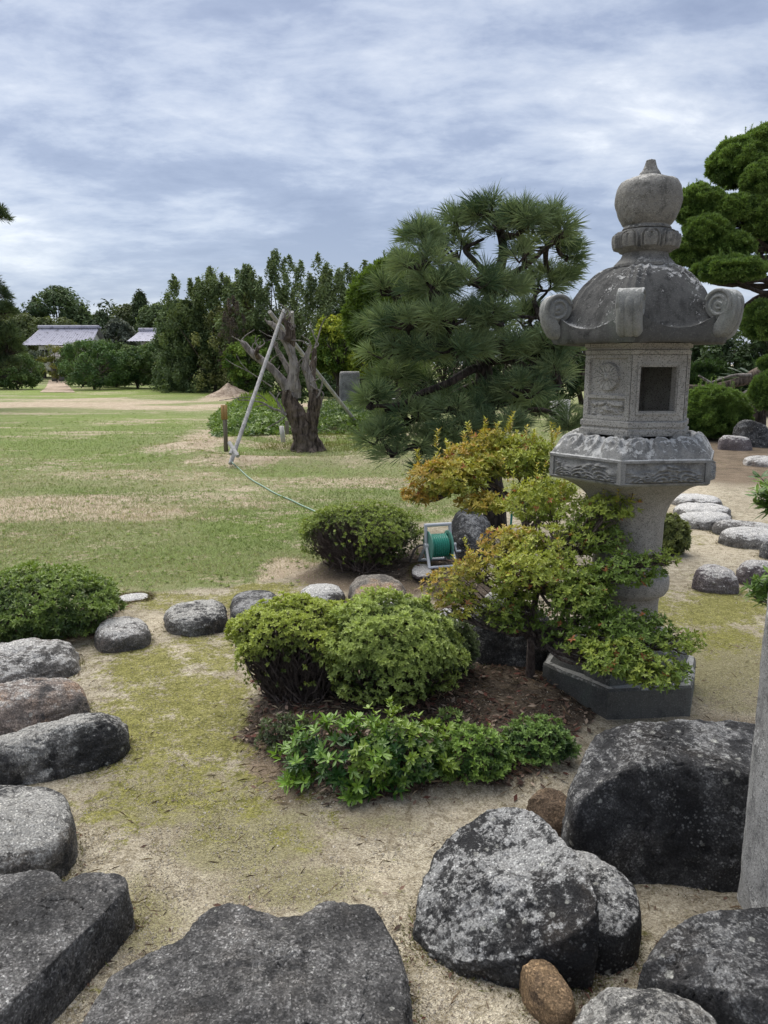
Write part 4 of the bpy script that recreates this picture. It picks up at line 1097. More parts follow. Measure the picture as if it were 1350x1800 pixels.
# finial
mb = MB()
zn0, zn1, zl0, zl1, zj0, zj1 = lz(471), lz(448), lz(444), lz(405), lz(398), lz(312)
c0 = (LA[0], LA[1], LZ)
mb.lathe(c0, [(.01, zn0 - .012), (.132, zn0 - .012), (.143, zn0 + .0), (.143, zn0 + .012), (.130, zn0 + .026), (.112, zn0 + .045), (.104, zn1 + .005), (.104, zl0 + .02)], 64)
def lotus(r, z, t):
    q = np.clip((z - zl0 - .012) / (zl1 - zl0 - .02), 0, 1)
    x = np.abs(np.mod(t * 9 / (2 * math.pi), 1) - .5) * 2
    lim = .93 * np.where(q < .55, 1, np.sqrt(np.clip(1 - ((q - .55) / .45) ** 2, 0, 1)))
    pet = sstep(lim - x, 0, .10)
    inner = sstep(lim * .66 - x - .12 * (q > .75), 0, .10) * sstep(.86 - q, 0, .08)
    groove = np.exp(-(x / .10) ** 2) * sstep(.8 - q, 0, .1)
    on = sstep(q, 0, .05)
    return r + on * (-.012 + .022 * pet - .010 * sstep(lim * .82 - x, 0, .06) * (1 - inner) + .006 * inner - .006 * groove * inner), z
mb2 = MB()
mb2.lathe(c0, [(.10, zl0 - .004), (.120, zl0 + .000), (.128, zl0 + .010)] + [(.131 + .013 * math.sin(.35 + q * 2.3), zl0 + .012 + q * (zl1 - zl0 - .022)) for q in np.linspace(.0, 1, 44)] + [(.128, zl1 - .004), (.11, zl1 + .004), (.08, zl1 + .006), (.02, zl1 + .007)], 432, fn=lotus)
jp = [(.02, zl1 - .02), (.105, zl1), (.112, zl1 + .006), (.105, zj0 + .0)]
H = zj1 - zj0
for q, r in ((.04, .124), (.15, .141), (.30, .155), (.45, .163), (.58, .166), (.71, .163), (.82, .153), (.905, .133), (.96, .104), (1.0, .076), (1.03, .056)):
    jp.append((r * .925, zj0 + q * H))
zt0 = zj0 + 1.03 * H
for q, r in ((.12, .047), (.35, .036), (.6, .028), (.85, .023), (.96, .02), (1.0, .012), (1.0, .001)):
    jp.append((r, zt0 + q * (z_tip - zt0)))
jp = spline(jp, 90)
mb3 = MB(); mb3.lathe(c0, jp, 96)
W = mb3.V[0]; mb3.V[0] = W + unit(W - np.array([LA[0], LA[1], LZ + (zj0 + zj1) / 2])) * (.007 * fbm(W * 20, 5, 13, .65))[:, None]
mb.build('finial_neck', M['gr_jewel'], lan, sharp=40)
mb2.build('lotus_collar', M['gr_jewel'], lan)
mb3.build('finial', M['gr_jewel'], lan)

# ================================================================== GRANITE POST
pb = G0(1298, 1600, .22) + np.array([.094, .02, 0])
pst = MB(); n = 40; hgt = 2.05
th = np.linspace(0, 2 * math.pi, 64, endpoint=False); V = []
wx, wy = .17, .14
for z in np.linspace(.10, hgt, 160):
    q = (np.abs(np.cos(th)) ** 7 + np.abs(np.sin(th)) ** 7) ** (-1 / 7)
    V.append(np.stack([pb[0] + wx + wx * q * np.cos(th), pb[1] + .07 + wy * q * np.sin(th), np.full(64, z)], 1))
V.append(np.stack([pb[0] + wx + 0 * th, pb[1] + .07 + 0 * th, np.full(64, hgt + .02)], 1))
V = np.array(V); sh = V.shape; W = V.reshape(-1, 3)
nn = unit((W - np.array([pb[0] + wx, pb[1] + .07, 0])) * np.array([1, 1, 0]))
W = W + nn * (.007 * fbm(W * np.array([22, 22, 10]), 5, 6, .68))[:, None]
pst.grid(W.reshape(sh), closed=True)
tag(pst.build('stone_post', M['gr_post'], loc=(pb[0] + wx, pb[1] + .07, .2), sharp=60), 'rough hewn upright granite post standing on the cracked black rock', 'stone post')

# ================================================================== HOSE REEL
M['reel_white'] = plain('reel_grey_plastic', (.50, .52, .55), .5, .4, .10, 30)
M['hose_green'] = plain('hose_green', (.018, .215, .155), .38, .5, .12, 30)
M['reel_green'] = plain('reel_flange', (.10, .26, .21), .5, .4, .1, 30)
hb = G(770, 993); s = mpp(hb)
reel = thing('hose_reel', 'small pale grey garden hose reel wound with bright green hose', 'hose reel', hb)
rax = unit(np.array([.96, .28, 0])); rfw = np.array([rax[1], -rax[0], 0]); up = np.array([0, 0, 1.])
def RP_(a, b, c): return hb + rax * a + rfw * b + up * c
hh_ = .335; hwid = .105
fr = MB()
for sg in (-1, 1):
    fr.tube([RP_(sg * hwid, -.02, hh_), RP_(sg * hwid, .0, .17)], .014, 10)
    fr.tube([RP_(sg * hwid, .0, .18), RP_(sg * (hwid + .012), .12, .012)], .013, 10)
    fr.tube([RP_(sg * hwid, .0, .18), RP_(sg * (hwid + .012), -.14, .012)], .013, 10)
    fr.tube([RP_(sg * hwid - .018, 0, .165), RP_(sg * hwid + .018, 0, .165)], .026, 14)
for b in (.12, -.14): fr.tube([RP_(-hwid - .02, b, .014), RP_(hwid + .02, b, .014)], .013, 10)
fr.build('frame', M['reel_white'], reel, sharp=40)
hd = MB(); hd.tube([RP_(-hwid - .012, -.02, hh_), RP_(hwid + .012, -.02, hh_)], .015, 12); hd.build('handle', M['reel_white'], reel, sharp=40)
for sg in (-1, 1):
    fl = MB(); fl.tube([RP_(sg * .082, 0, .165), RP_(sg * .086, 0, .165), RP_(sg * .092, 0, .165)], [.118, .124, .120], 32); fl.build('flange', M['reel_green'], reel, sharp=40)
dr = MB(); dr.tube([RP_(-.08, 0, .165), RP_(.08, 0, .165)], .07, 24); dr.build('drum', M['reel_green'], reel, sharp=40)
ho = MB(); pts = []
for i in range(8 * 24 + 1):
    q = i / 24; an = q * 2 * math.pi
    pts.append(RP_(-.072 + .144 * q / 8, math.sin(an) * .088, .165 + math.cos(an) * .088))
ho.tube(pts, .0102, 8); ho.build('hose', M['hose_green'], reel)
ck = MB(); ck.tube([RP_(hwid, 0, .165), RP_(hwid + .05, 0, .165)], .014, 10); ck.tube([RP_(hwid + .04, 0, .165), RP_(hwid + .045, .02, .11)], .008, 8); ck.tube([RP_(hwid + .04, .02, .11), RP_(hwid + .085, .02, .11)], .010, 8)
ck.build('crank', M['reel_white'], reel, sharp=40)
fs = MB(); fs.tube(spline([RP_(-hwid, -.02, .17), RP_(-.15, -.05, .16), RP_(-.19, -.06, .12), RP_(-.21, -.1, .02)], 12), .009, 8); fs.build('hose_end', M['mesh_dark'], reel)
# hose lying on the lawn
M['hose_lawn'] = plain('hose_pale_green', (.17, .27, .20), .5, .4)
pts = [(404, 806), (409, 815), (420, 825), (440, 843), (462, 856), (486, 870), (510, 880), (532, 891), (552, 900), (575, 915)]
P = np.array([G(*p) + np.array([0, 0, .013]) for p in pts])
mb = MB(); mb.tube(spline(P, 60), .010, 8)
tag(mb.build('garden_hose', M['hose_lawn'], loc=P[0]), 'pale green hose snaking over the lawn from the leaning pole', 'garden hose')
# green plant stake
M['stake_green'] = plain('stake_green', (.02, .20, .15), .4, .5)
st = MB(); sb = G(896, 952); stp = AT(902, 868, sb[1]); st.tube([sb, stp], .011, 8)
tag(st.build('plant_stake', M['stake_green'], loc=sb), 'thin green plant stake standing among the orange leaves', 'plant stake')

# ================================================================== DEAD TREE AND ITS TRIPOD
DB = G(540, 793); DY = DB[1]
dead = thing('dead_tree', 'bare gnarled dead tree trunk with sawn limbs held in a pole tripod', 'dead tree', DB)
def px_tube(mb, pts, Y0, n=24, sides=14, bumpy=.22, seed=1, grooves=.35, minr=.0):
    P = np.array([list(AT(p[0], p[1], Y0 + (p[3] if len(p) > 3 else 0))) + [max(p[2] * mpp(AT(p[0], p[1], Y0)), minr)] for p in pts])
    S = spline(P, n)
    mb.tube(S[:, :3], np.maximum(S[:, 3], .003), sides, bumpy=bumpy, seed=seed, grooves=grooves)
tk = MB()
px_tube(tk, [(536, 799, 27), (537, 790, 22), (535, 775, 20), (532, 760, 20), (528, 745, 19), (522, 730, 18), (516, 715, 16), (510, 700, 14), (506, 685, 11)], DY, 60, 26, .28, 3, .5)
px_tube(tk, [(540, 775, 17), (543, 755, 17), (547, 738, 15), (551, 720, 13.5), (553, 703, 12), (550, 685, 9)], DY, 50, 22, .28, 4, .5)
for (du, r, dz_) in ((-24, 8, .1), (-12, 9, -.25), (8, 9, -.28), (22, 8, -.1), (30, 6, .1)):
    px_tube(tk, [(540 + du * .5, 770, 5), (540 + du * .8, 785, r), (540 + du * 1.15, 801, r * .8, dz_)], DY, 14, 12, .25, 7)
tk.build('trunk', M['bark_dead'], dead)
limbs = [[(512, 700, 12), (505, 682, 10), (492, 664, 8.5), (474, 645, 7.5), (455, 630, 7), (440, 617, 6.2), (430, 606, 5.5), (424, 600, 3.5)],
         [(508, 690, 11), (514, 670, 11), (517, 652, 10), (516, 632, 9), (511, 614, 8.5), (502, 598, 8), (492, 584, 7), (478, 570, 5), (470, 566, 3)],
         [(511, 612, 7), (514, 598, 6.5), (513, 580, 6), (507, 566, 4), (510, 556, 2)],
         [(503, 600, 7, -.1), (508, 586, 6, -.1), (503, 570, 4, -.1), (498, 560, 3, -.1)],
         [(512, 662, 6, .1), (504, 645, 5.5, .1), (496, 630, 5, .15), (487, 615, 4, .2), (485, 603, 3.5, .2)],
         [(551, 692, 9), (546, 672, 8.5), (540, 655, 8), (537, 638, 7), (541, 622, 5), (546, 606, 3.5)],
         [(548, 680, 7, .1), (549, 655, 7, .15), (552, 632, 6, .2), (553, 612, 4, .2)],
         [(524, 700, 7), (521, 680, 8), (520, 660, 7), (523, 640, 5)],
         [(458, 632, 5), (450, 622, 4, -.2), (455, 612, 2, -.3)]]
for i, l in enumerate(limbs):
    mb = MB(); px_tube(mb, l, DY, 40, 14, .30, 20 + i, .45); mb.build('limb', M['bark_grey' if i in (0, 1, 4, 5, 7) else 'bark_dead'], dead)
tw = MB()
for l in ([(503, 730, 3.2), (492, 722, 2.4), (478, 718, 2), (462, 708, 1.6), (440, 704, 1.3), (418, 703, .9)], [(500, 726, 2.4), (489, 708, 2), (480, 696, 1.5), (473, 688, 1)], [(480, 718, 1.8), (466, 712, 1.2), (448, 716, .8)], [(490, 716, 1.6), (487, 700, 1.3), (492, 690, 1)],
          [(470, 705, 1.2), (455, 694, 1), (440, 692, .7)], [(500, 733, 1.8), (488, 742, 1.3), (470, 752, .8)], [(545, 676, 1.8), (553, 682, 1.6), (568, 691, 1.4), (566, 704, 1.2), (565, 716, .9)], [(556, 700, 2), (562, 690, 2), (566, 676, 2), (567, 665, 1.2)], [(516, 632, 1.5), (500, 600, 1), (472, 590, .8), (455, 580, .5)],
          [(553, 612, 2), (560, 590, 1.5), (566, 570, 1), (575, 555, .6)], [(556, 600, 1.2), (548, 580, 1), (545, 565, .6)], [(545, 610, 1.6), (532, 600, 1.2), (515, 598, 1), (490, 597, .7), (468, 598, .5)], [(478, 680, 1.2), (440, 655, .9), (410, 640, .6), (396, 630, .4)], [(440, 655, .8), (425, 640, .6), (415, 622, .4)],
          [(460, 700, 1), (430, 698, .9), (400, 702, .8), (385, 704, .5)]):
    px_tube(tw, l, DY - .1, 16, 6, .1, 3, 0, .004)
rgt = np.random.default_rng(44)
for _ in range(46):
    l = limbs[rgt.integers(0, len(limbs))]; q = l[rgt.integers(1, len(l))]; a_ = rgt.uniform(-2.6, -.5); ln_ = rgt.uniform(8, 30)
    px_tube(tw, [(q[0], q[1], 1.6), (q[0] + math.cos(a_) * ln_ * .5 + rgt.normal(0, 2), q[1] + math.sin(a_) * ln_ * .5, 1.1), (q[0] + math.cos(a_ + rgt.normal(0, .4)) * ln_, q[1] + math.sin(a_) * ln_, .5)], DY + rgt.uniform(-.15, .15), 8, 5, .1, 3, 0, .004)
tw.build('dead_twigs', M['bark_grey'], dead)
trip = thing('tripod_support', 'tripod of three weathered grey poles propping the dead tree', 'tree support', DB)
A0 = G(407, 809); A1 = AT(499, 545, DY + .15)
B0 = G(640, 760); B1 = AT(474, 548, DY + .25)
C1 = AT(513, 548, DY + .4); C0 = np.array([C1[0] - .15, DY + 2.0, gz(C1[0], DY + 2.0)])
for p0, p1, r in ((A0, A1, .036), (B0, B1, .044), (C0, C1, .044)):
    mb = MB(); d = p1 - p0
    S = np.array([p0 - d * .02 + d * 1.02 * q for q in np.linspace(0, 1, 30)])
    mb.tube(S, r * (1 - .1 * np.linspace(0, 1, 30)) * (1 + .03 * np.sin(np.linspace(0, 40, 30))), 14, bumpy=.05, seed=5); mb.build('pole', M['pole'], trip, sharp=50)
mb = MB(); mb.tube([AT(403, 778, A0[1] + .1), AT(418, 802, A0[1] - .15)], .035, 12); mb.tube([AT(409, 788, A0[1]), AT(405, 798, A0[1] - .1)], .03, 12); mb.build('anchor_peg', M['pole'], trip, sharp=50)
M['rope'] = plain('rope', (.20, .17, .12), .9, .1)
mb = MB()
for q in (0, .05, .1):
    c = AT(497, 560, DY + .18) + np.array([0, 0, q - .05]); an = np.linspace(0, 6.3, 24)
    mb.tube(np.stack([c[0] + .075 * np.cos(an), c[1] + .08 * np.sin(an), c[2] + .05 * np.cos(an)], 1), .012, 6)
mb.build('rope_lashing', M['rope'], trip)
# wooden name post, white markers
M['sign_wood'] = plain('sign_wood', (.35, .22, .09), .7, .2, .3, 25)
nb_ = G(397, 794); k = mpp(nb_)
npst = thing('name_post', 'thin wooden name post with a tan plaque, left of the leaning pole', 'sign post', nb_)
mb = MB(); mb.box(nb_ + np.array([0, .03, 40 * k]), (.075, .05, 82 * k), None); mb.build('post', M['stake'], npst)
for sg in (-1, 1):
    mb = MB(); mb.box(nb_ + np.array([sg * .031, -.014, 69 * k]), (.056, .03, 25 * k)); mb.build('plaque', M['sign_wood'], npst)
M['white_post'] = plain('white_post', (.55, .54, .52), .7, .2, .2, 20)
wb = G(498, 776); k = mpp(wb)
mb = MB(); mb.box(wb + np.array([0, 0, 13 * k]), (.085, .085, 28 * k)); mb.V[0][[4, 5, 6, 7]] += np.array([-.03, 0, 0])
tag(mb.build('marker_stake', M['white_post'], loc=wb), 'short white marker stake beside the trunk of the dead tree', 'marker stake')
wb = G(505, 772); k = mpp(wb)
mb = MB(); mb.tube([wb, wb + np.array([0, 0, .42])], .045, 10)
tag(mb.build('wood_stake', M['stake'], loc=wb), 'short brown round stake just right of the white marker', 'stake')
# standing stones and white box behind the pines
M['rock_stele'] = rock_mat('rock_stele', base=(.27, .265, .26), dark=(.16, .155, .15), lich=(.42, .42, .41), amount=.4, speck=.1, top=0, tint_amt=.1)
def block(name, label, u0, u1, vt, vb, mat, cat, seed, dk=.35, group=None):
    b = G((u0 + u1) / 2, vb); k = mpp(b); W = (u1 - u0) * k; Hh = AT(0, vt, b[1])[2] - b[2]
    th = np.linspace(0, 2 * math.pi, 40, endpoint=False); V = []
    q = (np.abs(np.cos(th)) ** 6 + np.abs(np.sin(th)) ** 6) ** (-1 / 6)
    for z, s in [(-.1, 1)] + [(x, 1 - .10 * x) for x in np.linspace(0, .96, 16)] + [(1.0, .84), (1.0, .02)]:
        V.append(np.stack([b[0] + W / 2 * s * q * np.cos(th), b[1] + W * dk * s * q * np.sin(th), np.full(40, b[2] + z * Hh)], 1))
    V = np.array(V); sh = V.shape; w_ = V.reshape(-1, 3); w_ = w_ + unit((w_ - b) * np.array([1, 1, .6])) * (.06 * W * fbm(w_ * 2.2 / W, 4, seed))[:, None]
    mb = MB(); mb.grid(w_.reshape(sh), closed=True)
    return tag(mb.build(name, M[mat], loc=b), label, cat, group)
block('standing_stone', 'broad pale standing stone behind the right hand pole', 596, 634, 654, 725, 'rock_stele', 'standing stone', 3, .3)
block('standing_stone', 'low brownish stone block half hidden by the pine needles', 655, 705, 700, 728, 'rock_pale', 'stone block', 4)
wb = G(983, 742); k = mpp(wb)
mb = MB(); mb.box(wb + np.array([0, 0, 19 * k]), (32 * k, .3, 40 * k)); tag(mb.build('stone_block', M['white_post'], loc=wb), 'small white square block behind the pine, left of the lantern', 'stone block')
# earth mound
mc = G(392, 699); k = mpp(mc)
th = np.linspace(0, 2 * math.pi, 96, endpoint=False); V = []
for s_ in np.linspace(0, 1, 36):
    r = s_ * 53 * k; z = 24 * k * (1 - s_) ** 1.25 * (1 + .0 * s_)
    V.append(np.stack([mc[0] + 0 * k + r * np.cos(th) * (1 + .12 * np.cos(th)), mc[1] + 1.4 + r * .7 * np.sin(th), np.full(96, mc[2] + z - .02)], 1))
V = np.array(V); sh = V.shape; w_ = V.reshape(-1, 3); w_[:, 2] += .22 * fbm(w_ * 1.1, 4, 2) * np.repeat(np.linspace(1, .0, 36), 96) + .05 * fbm(w_ * 6, 3, 7) * np.repeat(np.linspace(1, .1, 36), 96)
M['earth'], t = new_mat('earth'); gp2 = t.n('ShaderNodeNewGeometry').outputs['Position']
nn_ = t.noise(gp2, 5, 7, .7); finish(t, t.mix(t.step(nn_, .35, .65), (.25, .19, .14), (.52, .42, .33)), .95, .1, nn_, .8, .08)
mb = MB(); mb.grid(w_.reshape(sh), closed=True); tag(mb.build('earth_mound', M['earth'], loc=mc), 'heap of pale bare earth on the lawn before the tall trees', 'earth mound')

# ================================================================== FAR BUILDINGS
M['tile'], t = new_mat('roof_tile'); v = t.n('ShaderNodeTexCoord').outputs['Object']
n_ = t.noise(v, 2.2, 5, .75); n2_ = t.noise(v, 9, 3)
finish(t, t.mix(t.step(n_, .54, .62), t.mix(n2_, (.23, .23, .30), (.36, .36, .44)), (.13, .13, .17)), .6, .35, n2_, .3, .02)
M['plaster'] = plain('plaster', (.62, .61, .58), .85, .1, .08, 6)
M['house_dark'] = plain('dark_opening', (.03, .03, .032), .5, .3)
M['house_wood'] = plain('house_wood', (.14, .11, .09), .8, .15)
def house(label, u0, u1, vr, ve, Y, shift, wall_h, n_rows, gable_right=True):
    """tiled gable roof whose long side faces the lawn"""
    E0, E1 = AT(u0, ve, Y), AT(u1, ve, Y)
    zr = AT(0, vr, Y + 3.0)[2]; ze = E0[2]
    root = thing('house', label, 'house', ((E0[0] + E1[0]) / 2, Y + 3, 0))
    x0, x1 = E0[0], E1[0]; L = x1 - x0; yr = Y + 3.0
    mb = MB()
    n = 110; xsn = np.linspace(x0, x1, n * 4)
    rows = []
    for q in np.linspace(0, 1, 24):
        z = ze + (zr - ze) * (q ** 1.12); yy = Y + (yr - Y) * q
        ins = shift * q
        xx = xsn + np.where(True, ins * (1 - (xsn - x0) / L), 0)
        rows.append(np.stack([xx, np.full_like(xx, yy), z + .05 * np.abs(np.sin((xsn - x0) * math.pi / .30)) ** 1.5 + (.02 if int(q * 23) % 2 else 0)], 1))
    mb.grid(np.array(rows))
    back = np.array(rows)[:, ::-1].copy(); back[:, :, 1] = 2 * yr - back[:, :, 1]; mb.grid(back)
    roof_ = mb.build('roof', M['tile'], root, sharp=60)
    mb = MB(); mb.tube([(x0 + shift * .8, yr, zr + .14), (x1 + .05, yr, zr + .14)], .19, 10); mb.box(((x0 + shift + x1) / 2, yr, zr + .05), (L - shift * .6, .42, .2)); mb.build('roof_ridge', M['tile'], roof_)
    mb = MB(); mb.box(((x0 + x1) / 2 + shift / 2, Y + 1.2 + 1.8, ze - wall_h / 2 - .05), (L - 1.4 - shift * .5, 3.6, wall_h)); mb.build('wall', M['plaster'], root)
    mb = MB(); V = np.array([[x1 - .5, Y + .7, ze], [x1 - .5, 2 * yr - Y - .7, ze], [x1 - .5, yr, zr - .1], [x1 - .62, Y + .7, ze], [x1 - .62, 2 * yr - Y - .7, ze], [x1 - .62, yr, zr - .1]])
    mb.add(V, [[0, 1, 2], [5, 4, 3]]); mb.build('gable', M['plaster'], root, smooth=False)
    for i in range(n_rows):
        mb = MB(); cxx = x0 + .9 + shift * .5 + (L - 1.8) * (i + .5) / n_rows
        mb.box((cxx, Y + 1.19, ze - wall_h * .42), ((L - 1.8) / n_rows * .78, .06, wall_h * .5)); f = mb.build('window', M['house_dark'], root)
        m2 = MB()
        for xx in (-.5, 0, .5): m2.box((cxx + xx * (L - 1.8) / n_rows * .78, Y + 1.14, ze - wall_h * .42), (.07, .06, wall_h * .5))
        m2.build('window_frame', M['plaster'], f)
    return root
house('long house with a pale grey tiled roof behind the far orchard on the left', 34, 158, 577, 607, 84, 1.1, 2.6, 4)
house('smaller tiled roof house glimpsed between the dark far trees', 222, 276, 582, 600, 80, .5, 3.0, 2)
# pavilion
pbse = G(92, 671); k = mpp(pbse)
pav = thing('garden_pavilion', 'open garden pavilion with a sloping board roof at the end of the path', 'pavilion', pbse)
M['pav_wood'] = plain('pavilion_wood', (.20, .185, .17), .85, .15, .3, 6)
zc_ = AT(0, 600, pbse[1] + 2)[2]; zev = AT(0, 633, pbse[1])[2]
pcx, pcy = pbse[0] + 2.3, pbse[1] + 2.2
E = 2.95
for i, (ax, ay) in enumerate(((0, -1), (1, 0), (0, 1), (-1, 0))):
    for j in range(7):
        q0, q1 = j / 7, (j + 1) / 7 - .006
        tx, ty = -ay, ax
        def pt(q, s): return [pcx + (ax + tx * s) * E * (1 - q) + 0, pcy + (ay + ty * s) * E * (1 - q), zev + (zc_ - zev) * q + .0]
        lift = .03
        V = np.array([pt(q0, -1), pt(q0, 1), pt(q1, 1), pt(q1, -1)]); V2 = V + np.array([0, 0, .05]); V2[:2, 2] += lift
        mb = MB(); mb.add(np.vstack([V, V2]), [[0, 3, 2, 1], [4, 5, 6, 7], [0, 1, 5, 4], [1, 2, 6, 5], [2, 3, 7, 6], [3, 0, 4, 7]])
        mb.build('roof_board', M['pav_wood'], pav, smooth=False)
for sx_, sy_ in ((-1, -1), (1, -1), (1, 1), (-1, 1)):
    mb = MB(); x, yy = pcx + sx_ * 2.25, pcy + sy_ * 2.1; mb.box((x, yy, (zev + .1 + gz(x, yy)) / 2), (.2, .2, zev + .25 - gz(x, yy))); mb.build('post', M['pav_wood'], pav)
for i, (u, wv) in enumerate(((97, 5), (109, 10))):
    b = G(u, 670); kk = mpp(b); mb = MB()
    mb.box(b + np.array([0, 0, .25]), (wv * kk, .35, .5)); mb.box(b + np.array([0, 0, .53]), (wv * kk + .12, .5, .07))
    tag(mb.build('garden_stool', M['pav_wood'], loc=b), ['narrow stool by the pavilion post', 'wider wooden bench under the pavilion'][i], 'stool' if i == 0 else 'bench')
# path to the pavilion
pth = [(70, 690), (132, 690), (122, 680), (116, 672), (116, 668), (86, 668), (84, 674), (80, 682)]
P = np.array([G(*p) + np.array([0, 0, .012]) for p in pth])
Ss = []
for q in np.linspace(0, 1, 30):
    l = spline(P[[0, 7, 6, 5]], 30)[int(q * 29)]; r_ = spline(P[[1, 2, 3, 4]], 30)[int(q * 29)]
    Ss.append([l * (1 - s) + r_ * s for s in np.linspace(0, 1, 12)])
V = np.array(Ss); V[..., 2] = ground_h(V[..., 0].ravel(), V[..., 1].ravel()).reshape(V.shape[:2]) + .02
mb = MB(); mb.grid(V); o = mb.build('path', M['earth'], loc=P[0]); o['kind'] = 'structure'
# ================================================================== SHRUBS
def dome_points(n, C, rx, ry, zu, zd, rg, seed, amp=.16, fr=3.0, low=.55, shell=.28, sq=2.3):
    d = rg.normal(0, 1, (n * 3, 3)); d = unit(d)
    keep = (d[:, 2] > -.9) & ((d[:, 2] > -.12) | (rg.uniform(0, 1, len(d)) < low)); d = d[keep][:n]; n = len(d)
    p = d / ((np.abs(d) ** sq).sum(1) ** (1 / sq))[:, None]
    nz = fbm(d * fr + seed * 2.3, 4, seed)
    s = (1 + amp * nz * 1.6) * (1 - shell * rg.uniform(0, 1, n) ** 2.2)
    z = np.where(p[:, 2] > 0, p[:, 2] * zu, p[:, 2] * zd)
    P = np.stack([p[:, 0] * rx, p[:, 1] * ry, z], 1) * s[:, None] + C
    N = unit(d / np.array([rx, ry, zu]) * min(rx, ry, zu))
    return P, N, nz, s
def twigs(mb, base, tips, rg, r0=.006, r1=.0018, n=7, sides=4, bend=.25, spread=.0):
    for tpt in tips:
        b = base + np.array([rg.normal(0, spread), rg.normal(0, spread), 0])
        mid = b * .5 + tpt * .5 + rg.normal(0, 1, 3) * np.linalg.norm(tpt - b) * bend * .3 + np.array([0, 0, -.02])
        S = spline([b, mid, tpt], n) + rg.normal(0, .004, (n, 3))
        mb.tube(S, np.linspace(r0, r1, n), sides, caps=False)
def shrub(name, label, u0, u1, vt, vb, n, L, Wl, k, young, old, seed, group=None, dk=.85, hi=False, tilt=52, ntw=120, low=.55, amp=.16, yb=.5, mat='leaf', cat='shrub', upb=.5, fr=3.0, bare=None, shell=.28, sq=2.3, Y=None, lift=.42, tw_r=.006):
    rg = np.random.default_rng(seed)
    um = (u0 + u1) / 2
    b = G(um, vb) if Y is None else AT(um, vb, Y)
    Wm = (u1 - u0) * mpp(b + np.array([0, .3, .2])); D = Wm * dk
    C = b + unit(np.array([b[0], b[1], 0])) * D * .42
    g = gz(C[0], C[1]) if Y is None else b[2]
    Htop = AT(um, vt, C[1] + .12 * D)[2] - g
    root = thing(name, label, cat, (C[0], C[1], g), group)
    cen = np.array([C[0], C[1], g + Htop * lift])
    P, N, nz, s = dome_points(n, cen, Wm / 2, D / 2, Htop * (1 - lift), Htop * lift, rg, seed, amp, fr, low, shell, sq)
    kp = P[:, 2] > g + .012
    if bare is not None:      # thin spot where the stems show
        bu, bv, br = bare
        q = AT(bu, bv, C[1] - D * .40); d = np.linalg.norm((P - q) * np.array([1, .7, 1.0]), axis=1)
        kp &= (d > br * Wm * (1 + .5 * nz)) | (rg.uniform(0, 1, len(P)) < .10)
    P, N, nz, s = P[kp], N[kp], nz[kp], s[kp]
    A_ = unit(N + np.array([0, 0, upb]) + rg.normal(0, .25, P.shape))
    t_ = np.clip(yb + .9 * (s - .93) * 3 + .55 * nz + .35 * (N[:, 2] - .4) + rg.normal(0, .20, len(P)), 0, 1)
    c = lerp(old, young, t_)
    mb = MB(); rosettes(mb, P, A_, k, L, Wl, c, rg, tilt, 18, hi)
    f = mb.build('foliage', M[mat], root, smooth=False); f['kind'] = 'stuff'
    mb = MB(); base = np.array([C[0], C[1], g - .02])
    idx = rg.choice(len(P), min(ntw, len(P)), replace=False)
    tips = P[idx]
    if bare is not None:
        ex = cen + (rg.normal(0, 1, (ntw, 3)) * np.array([Wm * .2, D * .2, Htop * .2])); q0 = AT(bare[0], bare[1], C[1] - D * .32)
        ex = q0 + rg.normal(0, 1, (ntw, 3)) * np.array([bare[2] * Wm * .75, .05, bare[2] * Wm * .55]); ex[:, 2] = np.maximum(ex[:, 2], g + .03)
        dd = np.linalg.norm((ex - cen) / np.array([Wm / 2, D / 2, Htop * .6]), axis=1); ex = cen + (ex - cen) * np.minimum(1, .93 / dd)[:, None]
        tips = np.vstack([tips, ex])
    twigs(mb, base, tips, rg, tw_r, .0016, spread=Wm * .10)
    mb.build('branches', M['twig'], root)
    return root
GA = 'clipped azalea mounds in the garden bed'
YG, DG = (.36, .42, .085), (.07, .11, .028)
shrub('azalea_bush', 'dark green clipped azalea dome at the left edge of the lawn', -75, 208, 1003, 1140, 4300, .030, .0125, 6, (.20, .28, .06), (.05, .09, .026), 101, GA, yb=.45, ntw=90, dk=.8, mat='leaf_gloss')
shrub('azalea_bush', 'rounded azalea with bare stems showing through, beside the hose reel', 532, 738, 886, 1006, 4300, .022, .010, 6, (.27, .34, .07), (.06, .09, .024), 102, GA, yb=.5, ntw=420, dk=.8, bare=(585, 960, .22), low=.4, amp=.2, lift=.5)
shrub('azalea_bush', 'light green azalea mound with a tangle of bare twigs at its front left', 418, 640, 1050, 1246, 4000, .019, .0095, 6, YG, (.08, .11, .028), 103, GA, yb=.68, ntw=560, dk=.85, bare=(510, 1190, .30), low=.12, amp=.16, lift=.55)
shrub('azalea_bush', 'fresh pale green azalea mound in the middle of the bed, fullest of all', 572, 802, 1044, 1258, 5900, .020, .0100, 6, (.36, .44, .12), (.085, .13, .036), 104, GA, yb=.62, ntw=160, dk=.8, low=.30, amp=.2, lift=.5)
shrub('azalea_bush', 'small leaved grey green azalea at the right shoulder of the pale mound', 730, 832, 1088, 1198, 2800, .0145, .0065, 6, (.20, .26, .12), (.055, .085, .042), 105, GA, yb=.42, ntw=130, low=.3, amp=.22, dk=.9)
GP = 'low leafy plants along the front of the bed'
LY, LD = (.155, .27, .035), (.028, .085, .018)
shrub('low_plant', 'low broad leaved plant with glossy lance shaped leaves at the front of the bed', 512, 690, 1268, 1398, 260, .040, .0125, 7, LY, LD, 111, GP, hi=True, yb=.40, mat='leaf_gloss', ntw=50, upb=.9, amp=.4, lift=.2, dk=.8, tilt=58, cat='plant', tw_r=.004)
